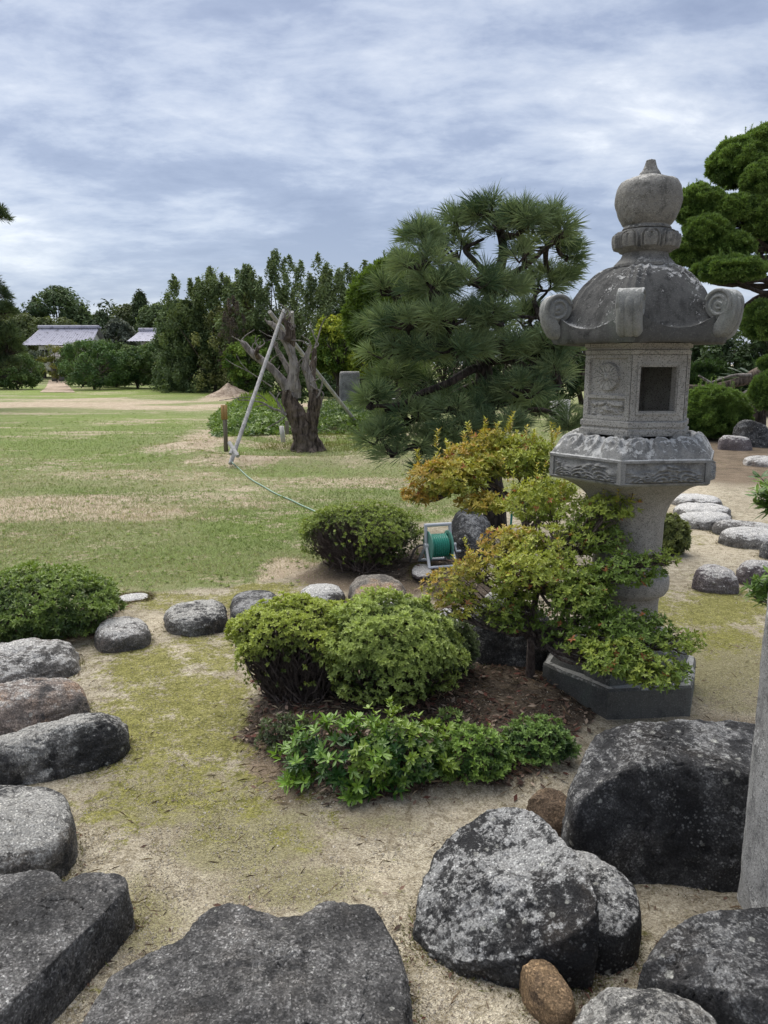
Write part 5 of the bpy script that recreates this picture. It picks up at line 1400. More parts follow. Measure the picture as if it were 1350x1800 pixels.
shrub('low_plant', 'low plant with yellowish tips right of the lance leaved one', 636, 778, 1262, 1395, 420, .029, .0115, 7, (.20, .29, .045), LD, 112, GP, hi=True, yb=.45, mat='leaf_gloss', ntw=50, upb=.9, amp=.4, lift=.2, dk=.8, tilt=55, cat='plant', tw_r=.004)
shrub('low_plant', 'low bright green small leaved plant near the middle of the bed front', 768, 893, 1278, 1384, 760, .021, .0095, 6, (.20, .31, .06), (.045, .10, .025), 113, GP, yb=.5, ntw=50, upb=.8, amp=.25, lift=.25, dk=.8, cat='plant', tw_r=.004)
shrub('low_plant', 'low light green plant nearest the sheer black boulder', 886, 1006, 1268, 1346, 760, .020, .009, 6, (.17, .27, .065), (.04, .09, .028), 114, GP, yb=.48, ntw=50, upb=.8, amp=.25, lift=.25, dk=.8, cat='plant', tw_r=.004)
for i, (a, b_, c_, d_, lb) in enumerate(((652, 706, 1368, 1412, 'lone leafy sprout in front of the low plants'), (604, 650, 1382, 1414, 'small sprout half buried in dead leaves'), (508, 548, 1352, 1388, 'single sprout at the left tip of the low plants'), (1018, 1062, 1262, 1290, 'tiny leafy sprout by the base of the lantern'))):
    if i < 3: shrub('seedling', lb, a, b_, c_, d_, 26, .046, .014, 7, LY, LD, 120 + i, 'sprouts round the bed', hi=True, mat='leaf_gloss', ntw=12, upb=.9, lift=.15, yb=.45, cat='seedling', tw_r=.003)
shrub('low_plant', 'thin greyish straggling plant at the left foot of the twiggy azalea', 462, 545, 1262, 1330, 240, .022, .008, 6, (.11, .15, .06), (.04, .06, .025), 126, GP, yb=.4, ntw=60, upb=.6, amp=.3, lift=.3, cat='plant', tw_r=.003)
shrub('low_plant', 'spindly pale sprig standing alone in the dead leaves behind the low plants', 770, 808, 1248, 1286, 34, .028, .010, 6, (.20, .28, .07), (.06, .11, .03), 127, GP, yb=.5, ntw=14, lift=.4, cat='plant', tw_r=.003)
shrub('shrub', 'small olive shrub behind the lantern shaft', 1140, 1204, 908, 978, 1500, .032, .014, 6, (.22, .25, .08), (.06, .08, .025), 128, yb=.42, ntw=60)
# leafy sprigs at the right edge
def sprig(label, u0, u1, vt, vb, Y, n, L, Wl, seed, young, old, root_uv):
    rg = np.random.default_rng(seed)
    c = AT((u0 + u1) / 2, (vt + vb) / 2, Y); k = mpp(c); rx, rz = (u1 - u0) / 2 * k, (vb - vt) / 2 * k
    rb = np.array([AT(root_uv, 900, Y)[0], Y + .1, gz(AT(root_uv, 900, Y)[0], Y)])
    root = thing('shrub', label, 'shrub', rb)
    P = c + rg.normal(0, .45, (n, 3)) * np.array([rx, rx * .7, rz]); 
    N = unit((P - c) / np.array([rx, rx, rz]) * .5 + np.array([-.3, 0, .9]) + rg.normal(0, .3, (n, 3)))
    mb = MB(); rosettes(mb, P, N, 7, L, Wl, lerp(old, young, np.clip(rg.normal(.55, .3, n), 0, 1)), rg, 65, 15, True)
    f = mb.build('foliage', M['leaf_gloss'], root, smooth=False); f['kind'] = 'stuff'
    mb = MB(); hub = c + np.array([rx * 1.3, .05, -rz * .5]); mb.tube(spline([rb, (rb + hub) / 2 + np.array([.05, 0, 0]), hub], 10), np.linspace(.012, .006, 10), 6); twigs(mb, hub, P[::2], rg, .004, .002, n=6, spread=.01, bend=.2); mb.build('branches', M['twig'], root)
sprig('leafy sprig with long glossy leaves reaching in at the right edge, above the stepping stones', 1318, 1400, 845, 905, 4.3, 42, .075, .021, 131, (.20, .32, .07), (.06, .13, .03), 1560)
sprig('leafy sprig drooping at the right edge beside the top of the granite post', 1314, 1395, 1002, 1080, 3.3, 40, .055, .015, 132, (.20, .31, .06), (.06, .13, .03), 1600)

# ------------------------------------------------ the layered shrub with autumn tints
OR, YL, OL, GN = (.44, .29, .065), (.38, .40, .065), (.31, .37, .065), (.155, .235, .045)
def tiered(label, base_uv, Y, plates, seed, trunk_pts, L=.030, dm=1.0):
    rg = np.random.default_rng(seed)
    b = G(*base_uv)
    root = thing('enkianthus_shrub', label, 'shrub', b, 'layered shrubs turning orange')
    fo, br = MB(), MB()
    trunk = [np.array([AT(u, v, y_)]).ravel() for u, v, y_ in trunk_pts]
    S = spline([b - np.array([0, 0, .10]), b + np.array([0, 0, .02])] + trunk, 24)
    br.tube(S, .010 + .016 * np.linspace(1, 0, 24) + .022 * np.linspace(1, 0, 24) ** 8, 10, bumpy=.15, seed=seed)
    for (u0, u1, v0, v1, y_, ca, cb, dens, shoot) in plates:
        c = AT((u0 + u1) / 2, (v0 + v1) / 2, y_); k = mpp(c)
        rx, rz = (u1 - u0) / 2 * k, (v1 - v0) / 2 * k; ry = min(rx * .8, .32)
        n = int(dm * dens * rx * ry * 3.14 * 3700 * (1 + rz / rx))
        q = rg.uniform(-1, 1, (n * 4, 3)); q = q[(q ** 2).sum(1) < 1][:n]; n = len(q)
        q[:, 2] = np.where(q[:, 2] < 0, q[:, 2] * .8, q[:, 2])
        nz = fbm(q * 2.6 + seed + u0 * .1, 3, seed)
        kp = nz > -.19; q, nz = q[kp], nz[kp]; n = len(q)
        P = c + q * np.array([rx, ry, rz]); P[:, 2] += .10 * rx * nz
        N = unit(q * np.array([.8, .8, .5]) + np.array([0, 0, .75]) + rg.normal(0, .3, (n, 3)))
        t_ = np.clip(.5 + .5 * q[:, 0] - .35 * q[:, 2] + .8 * nz + rg.normal(0, .22, n), 0, 1)
        C = lerp(ca, cb, t_ ** .6)
        g_ = np.clip(rg.normal(.12, .25, n) - .45 * q[:, 2], 0, .9)[:, None]; C = C * (1 - g_) + np.array([GN]) * g_
        o_ = (rg.uniform(0, 1, n) < .02)[:, None]; C = np.where(o_, np.array([[.42, .17, .07]]), C)
        rosettes(fo, P, N, 5, L, L * .43, C, rg, 58, 16, lj=.3, cj=.16)
        if shoot:   # upright leafy shoots
            for _ in range(shoot):
                s0 = c + np.array([rg.uniform(-.9, .9) * rx, rg.uniform(-.6, .6) * ry, rz * rg.uniform(.3, .8)])
                hgt = rg.uniform(.06, .15); m = 9
                pts = s0 + np.outer(np.linspace(0, 1, m), np.array([rg.normal(0, .02), rg.normal(0, .02), hgt]))
                rosettes(fo, pts, unit(np.array([[rg.normal(0, .1), rg.normal(0, .1), 1]] * m)), 3, L * .95, L * .40, lerp(YL, OR, np.clip(rg.normal(.25, .3, m), 0, 1)), rg, 48, 12)
                br.tube(pts[[0, 4, 8]], [.002, .0015, .001], 4, caps=False)
        j = S[min(23, int(np.argmin(np.linalg.norm(S - (c - np.array([0, 0, .12])), axis=1))))]
        for _ in range(3):
            e = c + np.array([rg.uniform(-.6, .6) * rx, rg.uniform(-.5, .5) * ry, -rz * .4])
            L1 = spline([j, (j + e) / 2 + np.array([0, 0, -.04]) + rg.normal(0, .02, 3), e], 9)
            br.tube(L1, np.linspace(.010, .004, 9), 6, caps=False)
            for _ in range(9):
                e2 = P[rg.integers(0, n)]; st_ = L1[rg.integers(3, 9)]
                br.tube(spline([st_, (st_ + e2) / 2 + rg.normal(0, .012, 3), e2], 5), np.linspace(.0035, .0012, 5), 4, caps=False)
    f = fo.build('foliage', M['leaf'], root, smooth=False); f['kind'] = 'stuff'
    br.build('branches', M['twig'], root)
    return root
tiered('orange and yellow leaved layered shrub reaching up in front of the black pine', (918, 1020), 4.9,
       [(716, 860, 806, 878, 4.7, OR, YL, 1.1, 3), (704, 770, 852, 888, 4.7, OR, OR, .9, 0), (760, 905, 782, 850, 4.9, OR, YL, 1.0, 6), (850, 985, 768, 850, 4.9, YL, OL, 1.1, 10), (800, 905, 868, 905, 4.6, OR, YL, .8, 0), (900, 985, 835, 905, 4.8, OL, GN, .9, 2), (820, 900, 755, 800, 5.0, OR, YL, .55, 6), (960, 1010, 845, 890, 4.6, YL, OL, .9, 0)],
       201, [(925, 960, 4.9), (915, 900, 4.9), (880, 860, 4.9), (830, 840, 4.8)], .033)
tiered('layered shrub with olive and orange leaves spreading across the lantern shaft and base', (932, 1188), 3.75,
       [(880, 1010, 838, 930, 4.1, YL, OL, 1.0, 5), (975, 1110, 870, 960, 3.85, OL, GN, 1.0, 3), (1020, 1128, 868, 918, 3.65, OL, OL, .7, 3), (840, 960, 925, 985, 3.9, OR, YL, 1.0, 0), (740, 850, 1000, 1062, 3.75, OR, OL, .55, 2), (800, 900, 965, 1030, 3.75, OR, YL, .9, 2), (870, 1010, 970, 1050, 3.6, YL, OL, 1.1, 2), (980, 1075, 985, 1060, 3.55, OL, GN, 1.0, 0),
        (1050, 1170, 968, 1035, 3.5, GN, GN, .85, 0), (1130, 1195, 965, 1000, 3.45, GN, OL, .5, 0), (840, 960, 1040, 1118, 3.7, OL, GN, .9, 0), (760, 850, 1048, 1090, 3.7, OR, YL, .6, 0), (960, 1080, 1045, 1120, 3.55, GN, GN, .8, 0), (1040, 1180, 1070, 1135, 3.4, GN, GN, .85, 0), (1140, 1245, 1108, 1150, 3.3, GN, OL, .55, 0), (1015, 1130, 1130, 1190, 3.25, OL, GN, 1.0, 0), (1090, 1212, 1150, 1215, 3.2, OL, GN, 1.0, 0), (940, 1000, 1080, 1150, 3.6, GN, GN, .35, 0), (900, 1050, 925, 1000, 3.8, YL, OL, .8, 0), (960, 1090, 1015, 1085, 3.5, OL, GN, .7, 0), (850, 960, 1000, 1060, 3.7, YL, OL, .7, 0), (1000, 1110, 920, 975, 3.7, OL, GN, .7, 0), (980, 1080, 1100, 1160, 3.4, GN, OL, .6, 0), (1060, 1150, 1120, 1175, 3.25, OL, GN, .7, 0)],
       202, [(934, 1120, 3.75), (940, 1060, 3.75), (955, 1010, 3.72), (975, 950, 3.8)], .0235, 1.3)

# ================================================================== PINES
def pine_tufts(mb, P, D, L, rg, k, wid, col_a, col_b, spread=46):
    n = len(P); T, B = basis(D)
    ph = rg.uniform(0, 6.283, (n, k)); ti = np.radians(np.abs(rg.normal(spread, 20, (n, k))))
    dr = D[:, None] * np.cos(ti)[..., None] + (np.cos(ph)[..., None] * T[:, None] + np.sin(ph)[..., None] * B[:, None]) * np.sin(ti)[..., None]
    back = rg.uniform(0, .55, (n, k))[..., None]
    base = P[:, None] - D[:, None] * L * back
    ln = L * rg.uniform(.75, 1.15, (n, k))[..., None]
    tip = base + dr * ln + np.array([0, 0, -1]) * (ln ** 1) * .06
    S = unit(np.cross(dr.reshape(-1, 3), rg.normal(0, 1, (n * k, 3)))).reshape(n, k, 3) * wid / 2
    mid = base + dr * ln * .55
    V = np.stack([base, mid - S, tip, mid + S], 2).reshape(-1, 3)
    b = np.arange(n * k)[:, None] * 4
    C = lerp(col_a, col_b, np.clip(rg.normal(.45, .42, n), 0, 1))
    C = np.repeat(C, k, 0) * rg.uniform(.75, 1.25, (n * k, 1))
    mb.add(V, np.concatenate([b + [[0, 1, 2]], b + [[0, 2, 3]]], 0), np.repeat(C, 4, 0))
def pine(label, base, trunk, limbs_, pads, seed, L=.13, k=70, wid=.0045, ca=(.040, .075, .030), cb=(.105, .165, .06), dens=1.0, tr=.13, group=None, name='black_pine'):
    rg = np.random.default_rng(seed)
    root = thing(name, label, 'pine tree', base, group)
    nd, br = MB(), MB()
    tp = spline(trunk, 40); rad = np.linspace(tr, tr * .28, 40)
    br.tube(tp, rad, 16, bumpy=.28, seed=seed, grooves=.25)
    br.build('trunk', M['bark_pine'], root)
    lm = MB(); allp = [tp]
    for l, r in limbs_:
        S = spline(l, 18); lm.tube(S + fbm(S * 5, 2, seed).reshape(-1, 1) * .03, np.linspace(r, r * .4, 18), 8, bumpy=.25, seed=seed + 2); allp.append(S)
    allp = np.vstack(allp)
    for (c, rx, ry, rz, n) in pads:
        n = int(n * dens)
        q = unit(rg.normal(0, 1, (n * 2, 3))); q = q[q[:, 2] > -.35][:n]; n = len(q)
        s = rg.uniform(.45, 1, n) ** .6
        P = c + q * s[:, None] * np.array([rx, ry, rz])
        D = unit(q * np.array([1, 1, .8]) + np.array([0, 0, .75]) + rg.normal(0, .22, (n, 3)))
        pine_tufts(nd, P, D, L, rg, k, wid, ca, cb)
        j = allp[np.argmin(np.linalg.norm(allp - (c - np.array([0, 0, rz * .6])), axis=1))]
        hub = c - np.array([0, 0, rz * .35])
        lm.tube(spline([j, (j + hub) / 2 + rg.normal(0, .04, 3), hub], 10), np.linspace(.030, .016, 10) * tr / .13, 7, bumpy=.2, seed=seed)
        for e in P[::2]:
            m = hub + (e - hub) * .5 + rg.normal(0, .03, 3) - np.array([0, 0, .03])
            lm.tube(spline([hub + rg.normal(0, .03, 3), m, e], 5), np.linspace(.011, .004, 5) * max(1, L / .13), 5, caps=False)
    lm.build('limbs', M['bark_pine'], root)
    o = nd.build('needles', M['needle'], root, smooth=False); o['kind'] = 'stuff'
    return root
PY = 8.3
pbase = G(876, 935); PY = pbase[1]
rgp = np.random.default_rng(77)
def pad(u, v, ru, rv, n, dy=None, Y=PY, rng_=rgp):
    dy = rng_.uniform(-.55, .45) if dy is None else dy
    c = AT(u, v, Y + dy); k = mpp(c)
    return (c, ru * k, max(ru, rv) * k * .85, rv * k, n)
def T(u, v, dy=0.0, Y=PY): return AT(u, v, Y + dy)
pads = [pad(800, 395, 60, 28, 34), pad(868, 372, 45, 30, 30), pad(930, 385, 45, 30, 30), pad(985, 400, 32, 38, 26), pad(745, 420, 38, 28, 24), pad(885, 400, 55, 18, 22), pad(960, 430, 45, 22, 22), pad(735, 460, 45, 26, 24), pad(922, 446, 34, 16, 12), pad(1000, 445, 22, 28, 14), pad(800, 440, 50, 22, 18),
        pad(700, 510, 50, 26, 28), pad(760, 500, 55, 28, 30), pad(830, 490, 55, 25, 28, -.35), pad(890, 505, 50, 25, 28), pad(950, 500, 50, 28, 30), pad(985, 485, 30, 25, 18),
        pad(674, 560, 38, 24, 20), pad(715, 565, 55, 28, 32, -.4), pad(790, 560, 60, 28, 36, -.5), pad(860, 555, 55, 26, 30), pad(930, 560, 50, 28, 28), pad(965, 600, 40, 28, 24), pad(682, 610, 38, 26, 22), pad(730, 615, 60, 28, 34, -.3), pad(800, 610, 60, 24, 30, -.45), pad(880, 600, 60, 24, 30, -.3), pad(940, 615, 50, 24, 26),
        pad(656, 698, 28, 22, 22, -.2), pad(690, 655, 45, 24, 24, .2), pad(750, 665, 45, 20, 18, .4), pad(720, 730, 60, 24, 30, -.2), pad(790, 715, 60, 26, 32, -.3), pad(860, 700, 50, 26, 28), pad(920, 680, 45, 28, 24), pad(985, 660, 35, 40, 26), pad(1005, 620, 25, 30, 16), pad(670, 765, 45, 20, 24, -.3), pad(740, 775, 55, 22, 28, -.3), pad(810, 755, 60, 26, 34, -.4), pad(880, 745, 45, 24, 24), pad(950, 715, 40, 25, 20, .3), pad(745, 825, 30, 20, 14, -.5), pad(790, 790, 40, 20, 18, -.4), pad(1000, 740, 30, 25, 16), pad(690, 795, 30, 12, 10, -.4), pad(855, 790, 40, 18, 14), pad(1000, 560, 25, 20, 10)]
pads = [(c, a, b_, z, n * 1.0) for c, a, b_, z, n in pads]
pine('broad black pine with long needles and twisting limbs beside the lantern', pbase, [pbase - np.array([0, 0, .1]), T(868, 880), T(862, 800), T(852, 700), T(850, 640), T(845, 580), T(868, 500), T(885, 440), T(872, 380)],
     [([T(852, 655), T(830, 650, -.2), T(790, 672, -.35), T(745, 690, -.35), T(700, 712, -.3), T(655, 715, -.25)], .05), ([T(853, 665), T(800, 690, -.1), T(760, 705, -.15), T(715, 722, -.2), T(675, 722, -.2)], .035), ([T(858, 635), T(895, 632, -.1), T(925, 645, -.2), T(955, 662, -.2), T(990, 665)], .038), ([T(850, 625), T(810, 612, -.2), T(770, 605, -.3), T(720, 598, -.2), T(665, 590)], .04),
      ([T(868, 500), T(920, 470), T(955, 440), T(985, 415)], .035), ([T(868, 500), T(835, 455), T(820, 435), T(850, 420)], .035), ([T(862, 520), T(800, 460), T(760, 440)], .03), ([T(858, 800), T(820, 790, -.3), T(770, 785, -.4), T(720, 790, -.4), T(690, 800, -.4)], .03), ([T(862, 790), T(900, 740), T(940, 715, .2)], .03), ([T(850, 570), T(900, 560, -.1), T(950, 560)], .03)], pads, 301, L=.20, k=80, wid=.0056, ca=(.075, .125, .062), cb=(.27, .345, .16), dens=.45)
# pine reaching in from beyond the left edge
LY_ = 30.0
lb_ = np.array([AT(-120, 700, LY_)[0], LY_, 0])
lp = []
for (u, v, ru, rv, n) in ((-8, 378, 24, 18, 20), (-40, 400, 30, 18, 18), (-10, 520, 26, 16, 20), (2, 545, 24, 14, 18), (-20, 500, 25, 15, 14), (-60, 470, 40, 25, 20), (-70, 560, 50, 25, 20), (5, 590, 30, 25, 34), (12, 615, 30, 20, 30), (-15, 630, 35, 22, 30), (-60, 620, 50, 30, 24), (8, 640, 26, 14, 16)):
    lp.append(pad(u, v, ru, rv, n, None, LY_))
def TL(u, v): return AT(u, v, LY_)
pine('tall pine mostly beyond the left edge with branch tips reaching into the sky', lb_, [lb_, TL(-118, 620), TL(-105, 520), TL(-100, 420), TL(-90, 330)], [([TL(-100, 420), TL(-50, 395), TL(0, 378)], .07), ([TL(-106, 540), TL(-50, 525), TL(0, 530)], .07), ([TL(-112, 620), TL(-50, 612), TL(10, 610)], .07)], lp, 302, L=.30, k=46, wid=.02, ca=(.035, .06, .03), cb=(.11, .15, .06), tr=.35, dens=1.6)

# ================================================================== TREES FARTHER OFF
def leafy(mb, clumps, radii, nper, leaf, rg, cols, up=.5, wr=.5, shellp=.45, flat=.8):
    m = len(clumps)
    q = unit(rg.normal(0, 1, (m, nper, 3))); s = rg.uniform(0, 1, (m, nper, 1)) ** shellp
    P = clumps[:, None] + q * s * radii[:, None, None] * np.array([1, 1, flat])
    N = unit(q + np.array([0, 0, up]) + rg.normal(0, .35, q.shape))
    D = unit(np.cross(N.reshape(-1, 3), rg.normal(0, 1, (m * nper, 3))) + np.array([0, 0, .15]))
    C = np.repeat(cols, nper, 0) * rg.uniform(.68, 1.35, (m * nper, 1))
    ls = leaf * rg.uniform(.6, 1.3, m * nper)
    leaf_batch(mb, P.reshape(-1, 3), D, N.reshape(-1, 3), ls, ls * wr, C)
def tree(name, label, u, vb, vt, wpx, kind, seed, ca, cb, leaf, nclump=90, nper=110, Y=None, group=None, z0=.1, cat='tree', trunk_r=.12, cr=.16, wr=.5, lean=0, up=.5):
    rg = np.random.default_rng(seed)
    b = G(u, vb) if Y is None else np.array([AT(u, vb, Y)[0], Y, gz(AT(u, vb, Y)[0], Y)])
    k = mpp(b); H = AT(u, vt, b[1])[2] - b[2]; Wd = wpx * k
    root = thing(name, label, cat, b, group)
    cl = []
    sub = [(rg.uniform(-.36, .36), rg.uniform(-.3, .3), rg.uniform(.66, .97), rg.uniform(.24, .36)) for _ in range(7)]; sub[0] = (rg.uniform(-.12, .12), 0, 1.0, .34)
    while len(cl) < nclump:
        t_ = rg.uniform(0, 1); a = rg.uniform(0, 6.283)
        if kind == 'round': r = math.sqrt(max(0, 1 - (2 * t_ - 1) ** 2)) ** .8
        elif kind == 'cone': r = (1 - t_) ** .8 * .95 + .04
        elif kind == 'plume': r = (1 if t_ < .45 else (1 - ((t_ - .45) / .55) ** 2) ** .55) * (.85 + .15 * math.sin(t_ * 9 + seed))
        elif kind == 'umbrella': t_ = .45 + .55 * t_; r = math.sqrt(max(0, 1 - (2 * (t_ - .45) / .55 - 1) ** 2 * .8)) 
        else: r = math.sqrt(max(0, 1 - (t_ * 1.02) ** 2.4))
        r *= rg.uniform(.35, 1) ** .45
        r *= 1 + (.45 if kind == 'plume' else .25) * vnoise(np.array([[math.cos(a) * 1.7, math.sin(a) * 1.7, t_ * 4 + seed]]), seed)[0]
        if kind == 'plume':
            ox, oy, tp_, rs = sub[rg.integers(0, 7)]; r *= rs * 1.9
            cl.append((ox * Wd + math.cos(a) * r * Wd / 2, oy * Wd + math.sin(a) * r * Wd / 2, (z0 + (1 - z0 - cr * .3) * t_ * tp_) * H)); continue
        cl.append((math.cos(a) * r * Wd / 2 + lean * t_ * Wd, math.sin(a) * r * Wd / 2, (z0 + (1 - z0 - cr * .30) * t_) * H))
    cl = np.array(cl) + b
    rad = rg.uniform(.65, 1.3, nclump) * cr * min(Wd, H * 1.2) * .62
    if kind == 'plume': rad *= .8
    cols = lerp(ca, cb, np.clip(rg.normal(.5, .28, nclump), 0, 1))
    mb = MB(); leafy(mb, cl, rad, nper, leaf, rg, cols, wr=wr, flat=1.5 if kind in ('plume', 'cone') else .8, up=up)
    if kind == 'plume':          # ragged leading shoots against the sky
        tp = cl[np.argsort(-cl[:, 2])[:nclump // 4]]
        for p_ in tp:
            m = 5; pts = p_ + np.outer(np.linspace(.3, 1, m), np.array([rg.normal(0, .12), rg.normal(0, .12), .9])) * cr * H * .55
            leafy(mb, pts, np.linspace(.5, .18, m) * cr * H * .28, 26, leaf * .9, rg, lerp(ca, cb, np.full(m, .7)), wr=wr, flat=1.5)
    f = mb.build('crown', M['leaf_far'], root, smooth=False)
    tm = MB(); hub = b + np.array([lean * .3 * Wd, 0, H * (z0 + .28)])
    tm.tube(spline([b - np.array([0, 0, .1]), (b + hub) / 2 + rg.normal(0, .03, 3) * H, hub], 10), np.linspace(trunk_r, trunk_r * .6, 10), 9, bumpy=.15, seed=seed)
    for p_ in cl[:: max(1, nclump // 26)]:
        j = b + (hub - b) * rg.uniform(.35, 1)
        tm.tube(spline([j, (j + p_) / 2 + rg.normal(0, .03, 3) * H, p_], 6), np.linspace(trunk_r * .45, trunk_r * .1, 6), 5, caps=False)
    tm.build('trunk', M['bark'], root)
    return root
GT = 'tall evergreens behind the lawn'
DKa, DKb = (.06, .095, .045), (.19, .25, .11)
TL_ = [
    ('dark evergreen with a low ragged top at the left end of the tall row', 308, 692, 527, 96, 'plume', 401, DKa, (.17, .23, .105), 51.0),
    ('dark evergreen second from the left end of the tall row', 336, 690, 512, 130, 'plume', 402, (.04, .07, .032), (.165, .225, .10), 49.5),
    ('tall evergreen with a pointed leader, left of the browned branch', 378, 690, 470, 150, 'plume', 403, DKa, (.20, .255, .10), 48.0),
    ('olive tinged evergreen just right of the browned branch', 446, 688, 486, 160, 'plume', 404, (.06, .08, .03), (.26, .275, .11), 47.0),
    ('tallest evergreen with spiky shoots, above the dead tree', 496, 690, 446, 150, 'plume', 405, DKa, (.20, .26, .115), 46.0),
    ('broad evergreen with a squared off top at the right end of the tall row', 572, 690, 450, 170, 'plume', 406, DKa, (.195, .245, .105), 44.5),
    ('shaded evergreen between the tall row and the black pine', 640, 700, 520, 150, 'plume', 407, (.02, .042, .018), (.06, .10, .034), 43.0)]
for lb, u, vb, vt, wp, kd, sd_, ca, cb, Y in TL_:
    tree('evergreen_tree', lb, u, vb, vt, wp, kd, sd_, ca, cb, .19, 190, 120, Y, GT, z0=.03, trunk_r=.16, cr=.15, wr=.42)
tree('dead_branch', 'tall browned dead bough hanging among the green evergreens', 407, 650, 520, 54, 'plume', 408, (.075, .06, .052), (.15, .125, .11), .13, 60, 26, 43.4, None, z0=.25, trunk_r=.05, cr=.12, wr=.35, cat='dead bough')
tree('broadleaf_tree', 'sunny yellow green tree behind the dead trunk', 596, 716, 562, 104, 'round', 409, (.06, .115, .022), (.20, .27, .04), .17, 130, 60, 31.0, None, z0=.40, trunk_r=.13, cr=.15, wr=.42)
tree('broadleaf_tree', 'brilliant yellow topped sapling leaning beside the black pine', 640, 716, 600, 60, 'round', 410, (.16, .22, .03), (.36, .40, .05), .16, 50, 40, 30.0, None, z0=.45, trunk_r=.05, cr=.18, wr=.4)
tree('broadleaf_tree', 'spray of lemon coloured leaves at the top of the yellow green tree', 588, 716, 548, 54, 'umbrella', 4101, (.20, .26, .03), (.40, .42, .06), .17, 30, 34, 30.4, None, z0=.5, trunk_r=.03, cr=.16, wr=.4)
tree('shrub', 'bright green loose bush left of the dead trunk', 440, 716, 590, 84, 'round', 411, (.05, .10, .022), (.19, .28, .05), .26, 70, 60, 43.0, None, z0=.05, trunk_r=.05, cr=.17, wr=.36, cat='bush')
tree('shrub', 'dark bush behind the forked trunk of the dead tree', 500, 706, 612, 90, 'round', 4111, (.025, .05, .018), (.07, .11, .03), .16, 60, 55, 29.0, None, z0=.03, trunk_r=.05, cr=.18, wr=.4, cat='bush')
tree('shrub', 'dark undergrowth bush behind the standing stone', 612, 712, 640, 130, 'round', 4112, (.03, .06, .024), (.09, .14, .045), .20, 80, 60, 40.0, None, z0=.02, trunk_r=.05, cr=.18, wr=.4, cat='bush')
GO = 'round orchard trees along the far side of the lawn'
OA, OB = (.036, .075, .028), (.13, .195, .07)
for i, (u, vb, vt, wp, Y, lb) in enumerate(((-8, 684, 610, 80, 55, 'orchard tree cut by the left edge'), (32, 684, 616, 92, 53.5, 'orchard tree with an open vase of stems left of the pavilion'), (60, 674, 628, 40, 78, 'small orchard tree behind the pavilion at its left'), (166, 683, 598, 118, 53, 'large round orchard tree just right of the pavilion'), (146, 678, 600, 74, 60, 'orchard tree behind the large round one'), (205, 680, 602, 82, 58, 'orchard tree second to the right of the large round one'), (243, 681, 609, 78, 56, 'orchard tree under the smaller tiled roof'), (283, 681, 600, 92, 55, 'orchard tree in shade below the first tall evergreens'), (322, 681, 618, 80, 54, 'last orchard tree in the shade of the tall evergreens'), (222, 674, 606, 80, 66, 'back row orchard tree showing above its neighbours'), (178, 674, 596, 80, 68, 'back row orchard tree left of the smaller roof'), (268, 674, 607, 70, 66, 'back row orchard tree right of the smaller roof'))):
    tree('orchard_tree', lb, u, vb, vt, wp, 'round', 420 + i, OA, (OB[0] * (1 + .15 * (i % 3)), OB[1] * (1 + .1 * (i % 2)), OB[2]), .19, 90, 85, Y, GO, z0=.09, trunk_r=.10, cr=.17, wr=.5)
tree('shrub', 'yellowish tree between the long house and the pavilion', 100, 670, 606, 60, 'round', 440, (.09, .11, .03), (.26, .25, .06), .22, 40, 50, 72, None, z0=.2, trunk_r=.06, cr=.18, cat='bush')
tree('broadleaf_tree', 'bluish grey shrub in front of the long house wall', 55, 672, 606, 40, 'round', 441, (.06, .08, .06), (.15, .18, .13), .2, 26, 50, 70, None, z0=.2, trunk_r=.06, cr=.18)
GF = 'trees on the skyline behind the houses'
for i, (u, vt, wp, kind, ca, cb, Y, lf, lb) in enumerate((
        (112, 505, 150, 'dome', (.045, .075, .036), (.12, .17, .075), 104, .42, 'big dark pine crown on the skyline behind the long house'), (62, 526, 84, 'plume', (.045, .075, .036), (.12, .17, .075), 106, .38, 'feathery pine left of the big dark crown'), (30, 548, 90, 'umbrella', (.06, .085, .036), (.17, .19, .075), 98, .38, 'olive flat topped pine at the left behind the long house'),
        (78, 560, 150, 'umbrella', (.05, .075, .032), (.15, .175, .07), 95, .36, 'low spreading pine right behind the long roof'), (150, 533, 80, 'plume', DKa, DKb, 103, .38, 'slim pine at the right shoulder of the big dark crown'), (182, 548, 76, 'dome', (.035, .06, .03), (.09, .13, .055), 100, .36, 'small dark domed tree right of the long roof'), (212, 558, 76, 'dome', (.06, .075, .06), (.13, .15, .115), 92, .34, 'greyish domed tree between the two roofs'),
        (253, 508, 66, 'cone', (.04, .06, .03), (.11, .15, .065), 104, .34, 'pointed conifer standing above the skyline'), (232, 536, 100, 'dome', (.055, .075, .034), (.15, .18, .075), 106, .36, 'round tree wrapped about the pointed conifer'), (282, 530, 90, 'dome', DKa, DKb, 100, .34, 'domed tree between the pointed conifer and the tall row'), (-20, 540, 70, 'dome', DKa, DKb, 104, .38, 'dark crown just inside the left edge'), (320, 525, 70, 'dome', DKa, DKb, 90, .34, 'tree behind the left end of the tall row'))):
    tree('skyline_tree', lb, u, 662, vt, wp, kind, 450 + i, ca, cb, lf * 1.15, 130, 110, Y, GF, z0=.10, trunk_r=.25, cr=.17, wr=.5)
# wood that closes the view
rg = np.random.default_rng(9)
mb = MB()
n = 900; xw = rg.uniform(-150, 170, n); yw = 150 + rg.uniform(-12, 12, n) - .0 * xw; zw = rg.uniform(0, 1, n) ** .8 * (8.5 + 2.5 * np.sin(xw * .11) + 1.5 * np.sin(xw * .37))
leafy(mb, np.stack([xw, yw, zw], 1), rg.uniform(1.8, 3.4, n), 90, .8, rg, lerp((.028, .045, .024), (.07, .10, .045), rg.uniform(0, 1, n)))
o = mb.build('far_woods', M['leaf_far'], smooth=False, loc=(0, 150, 0)); o['kind'] = 'stuff'
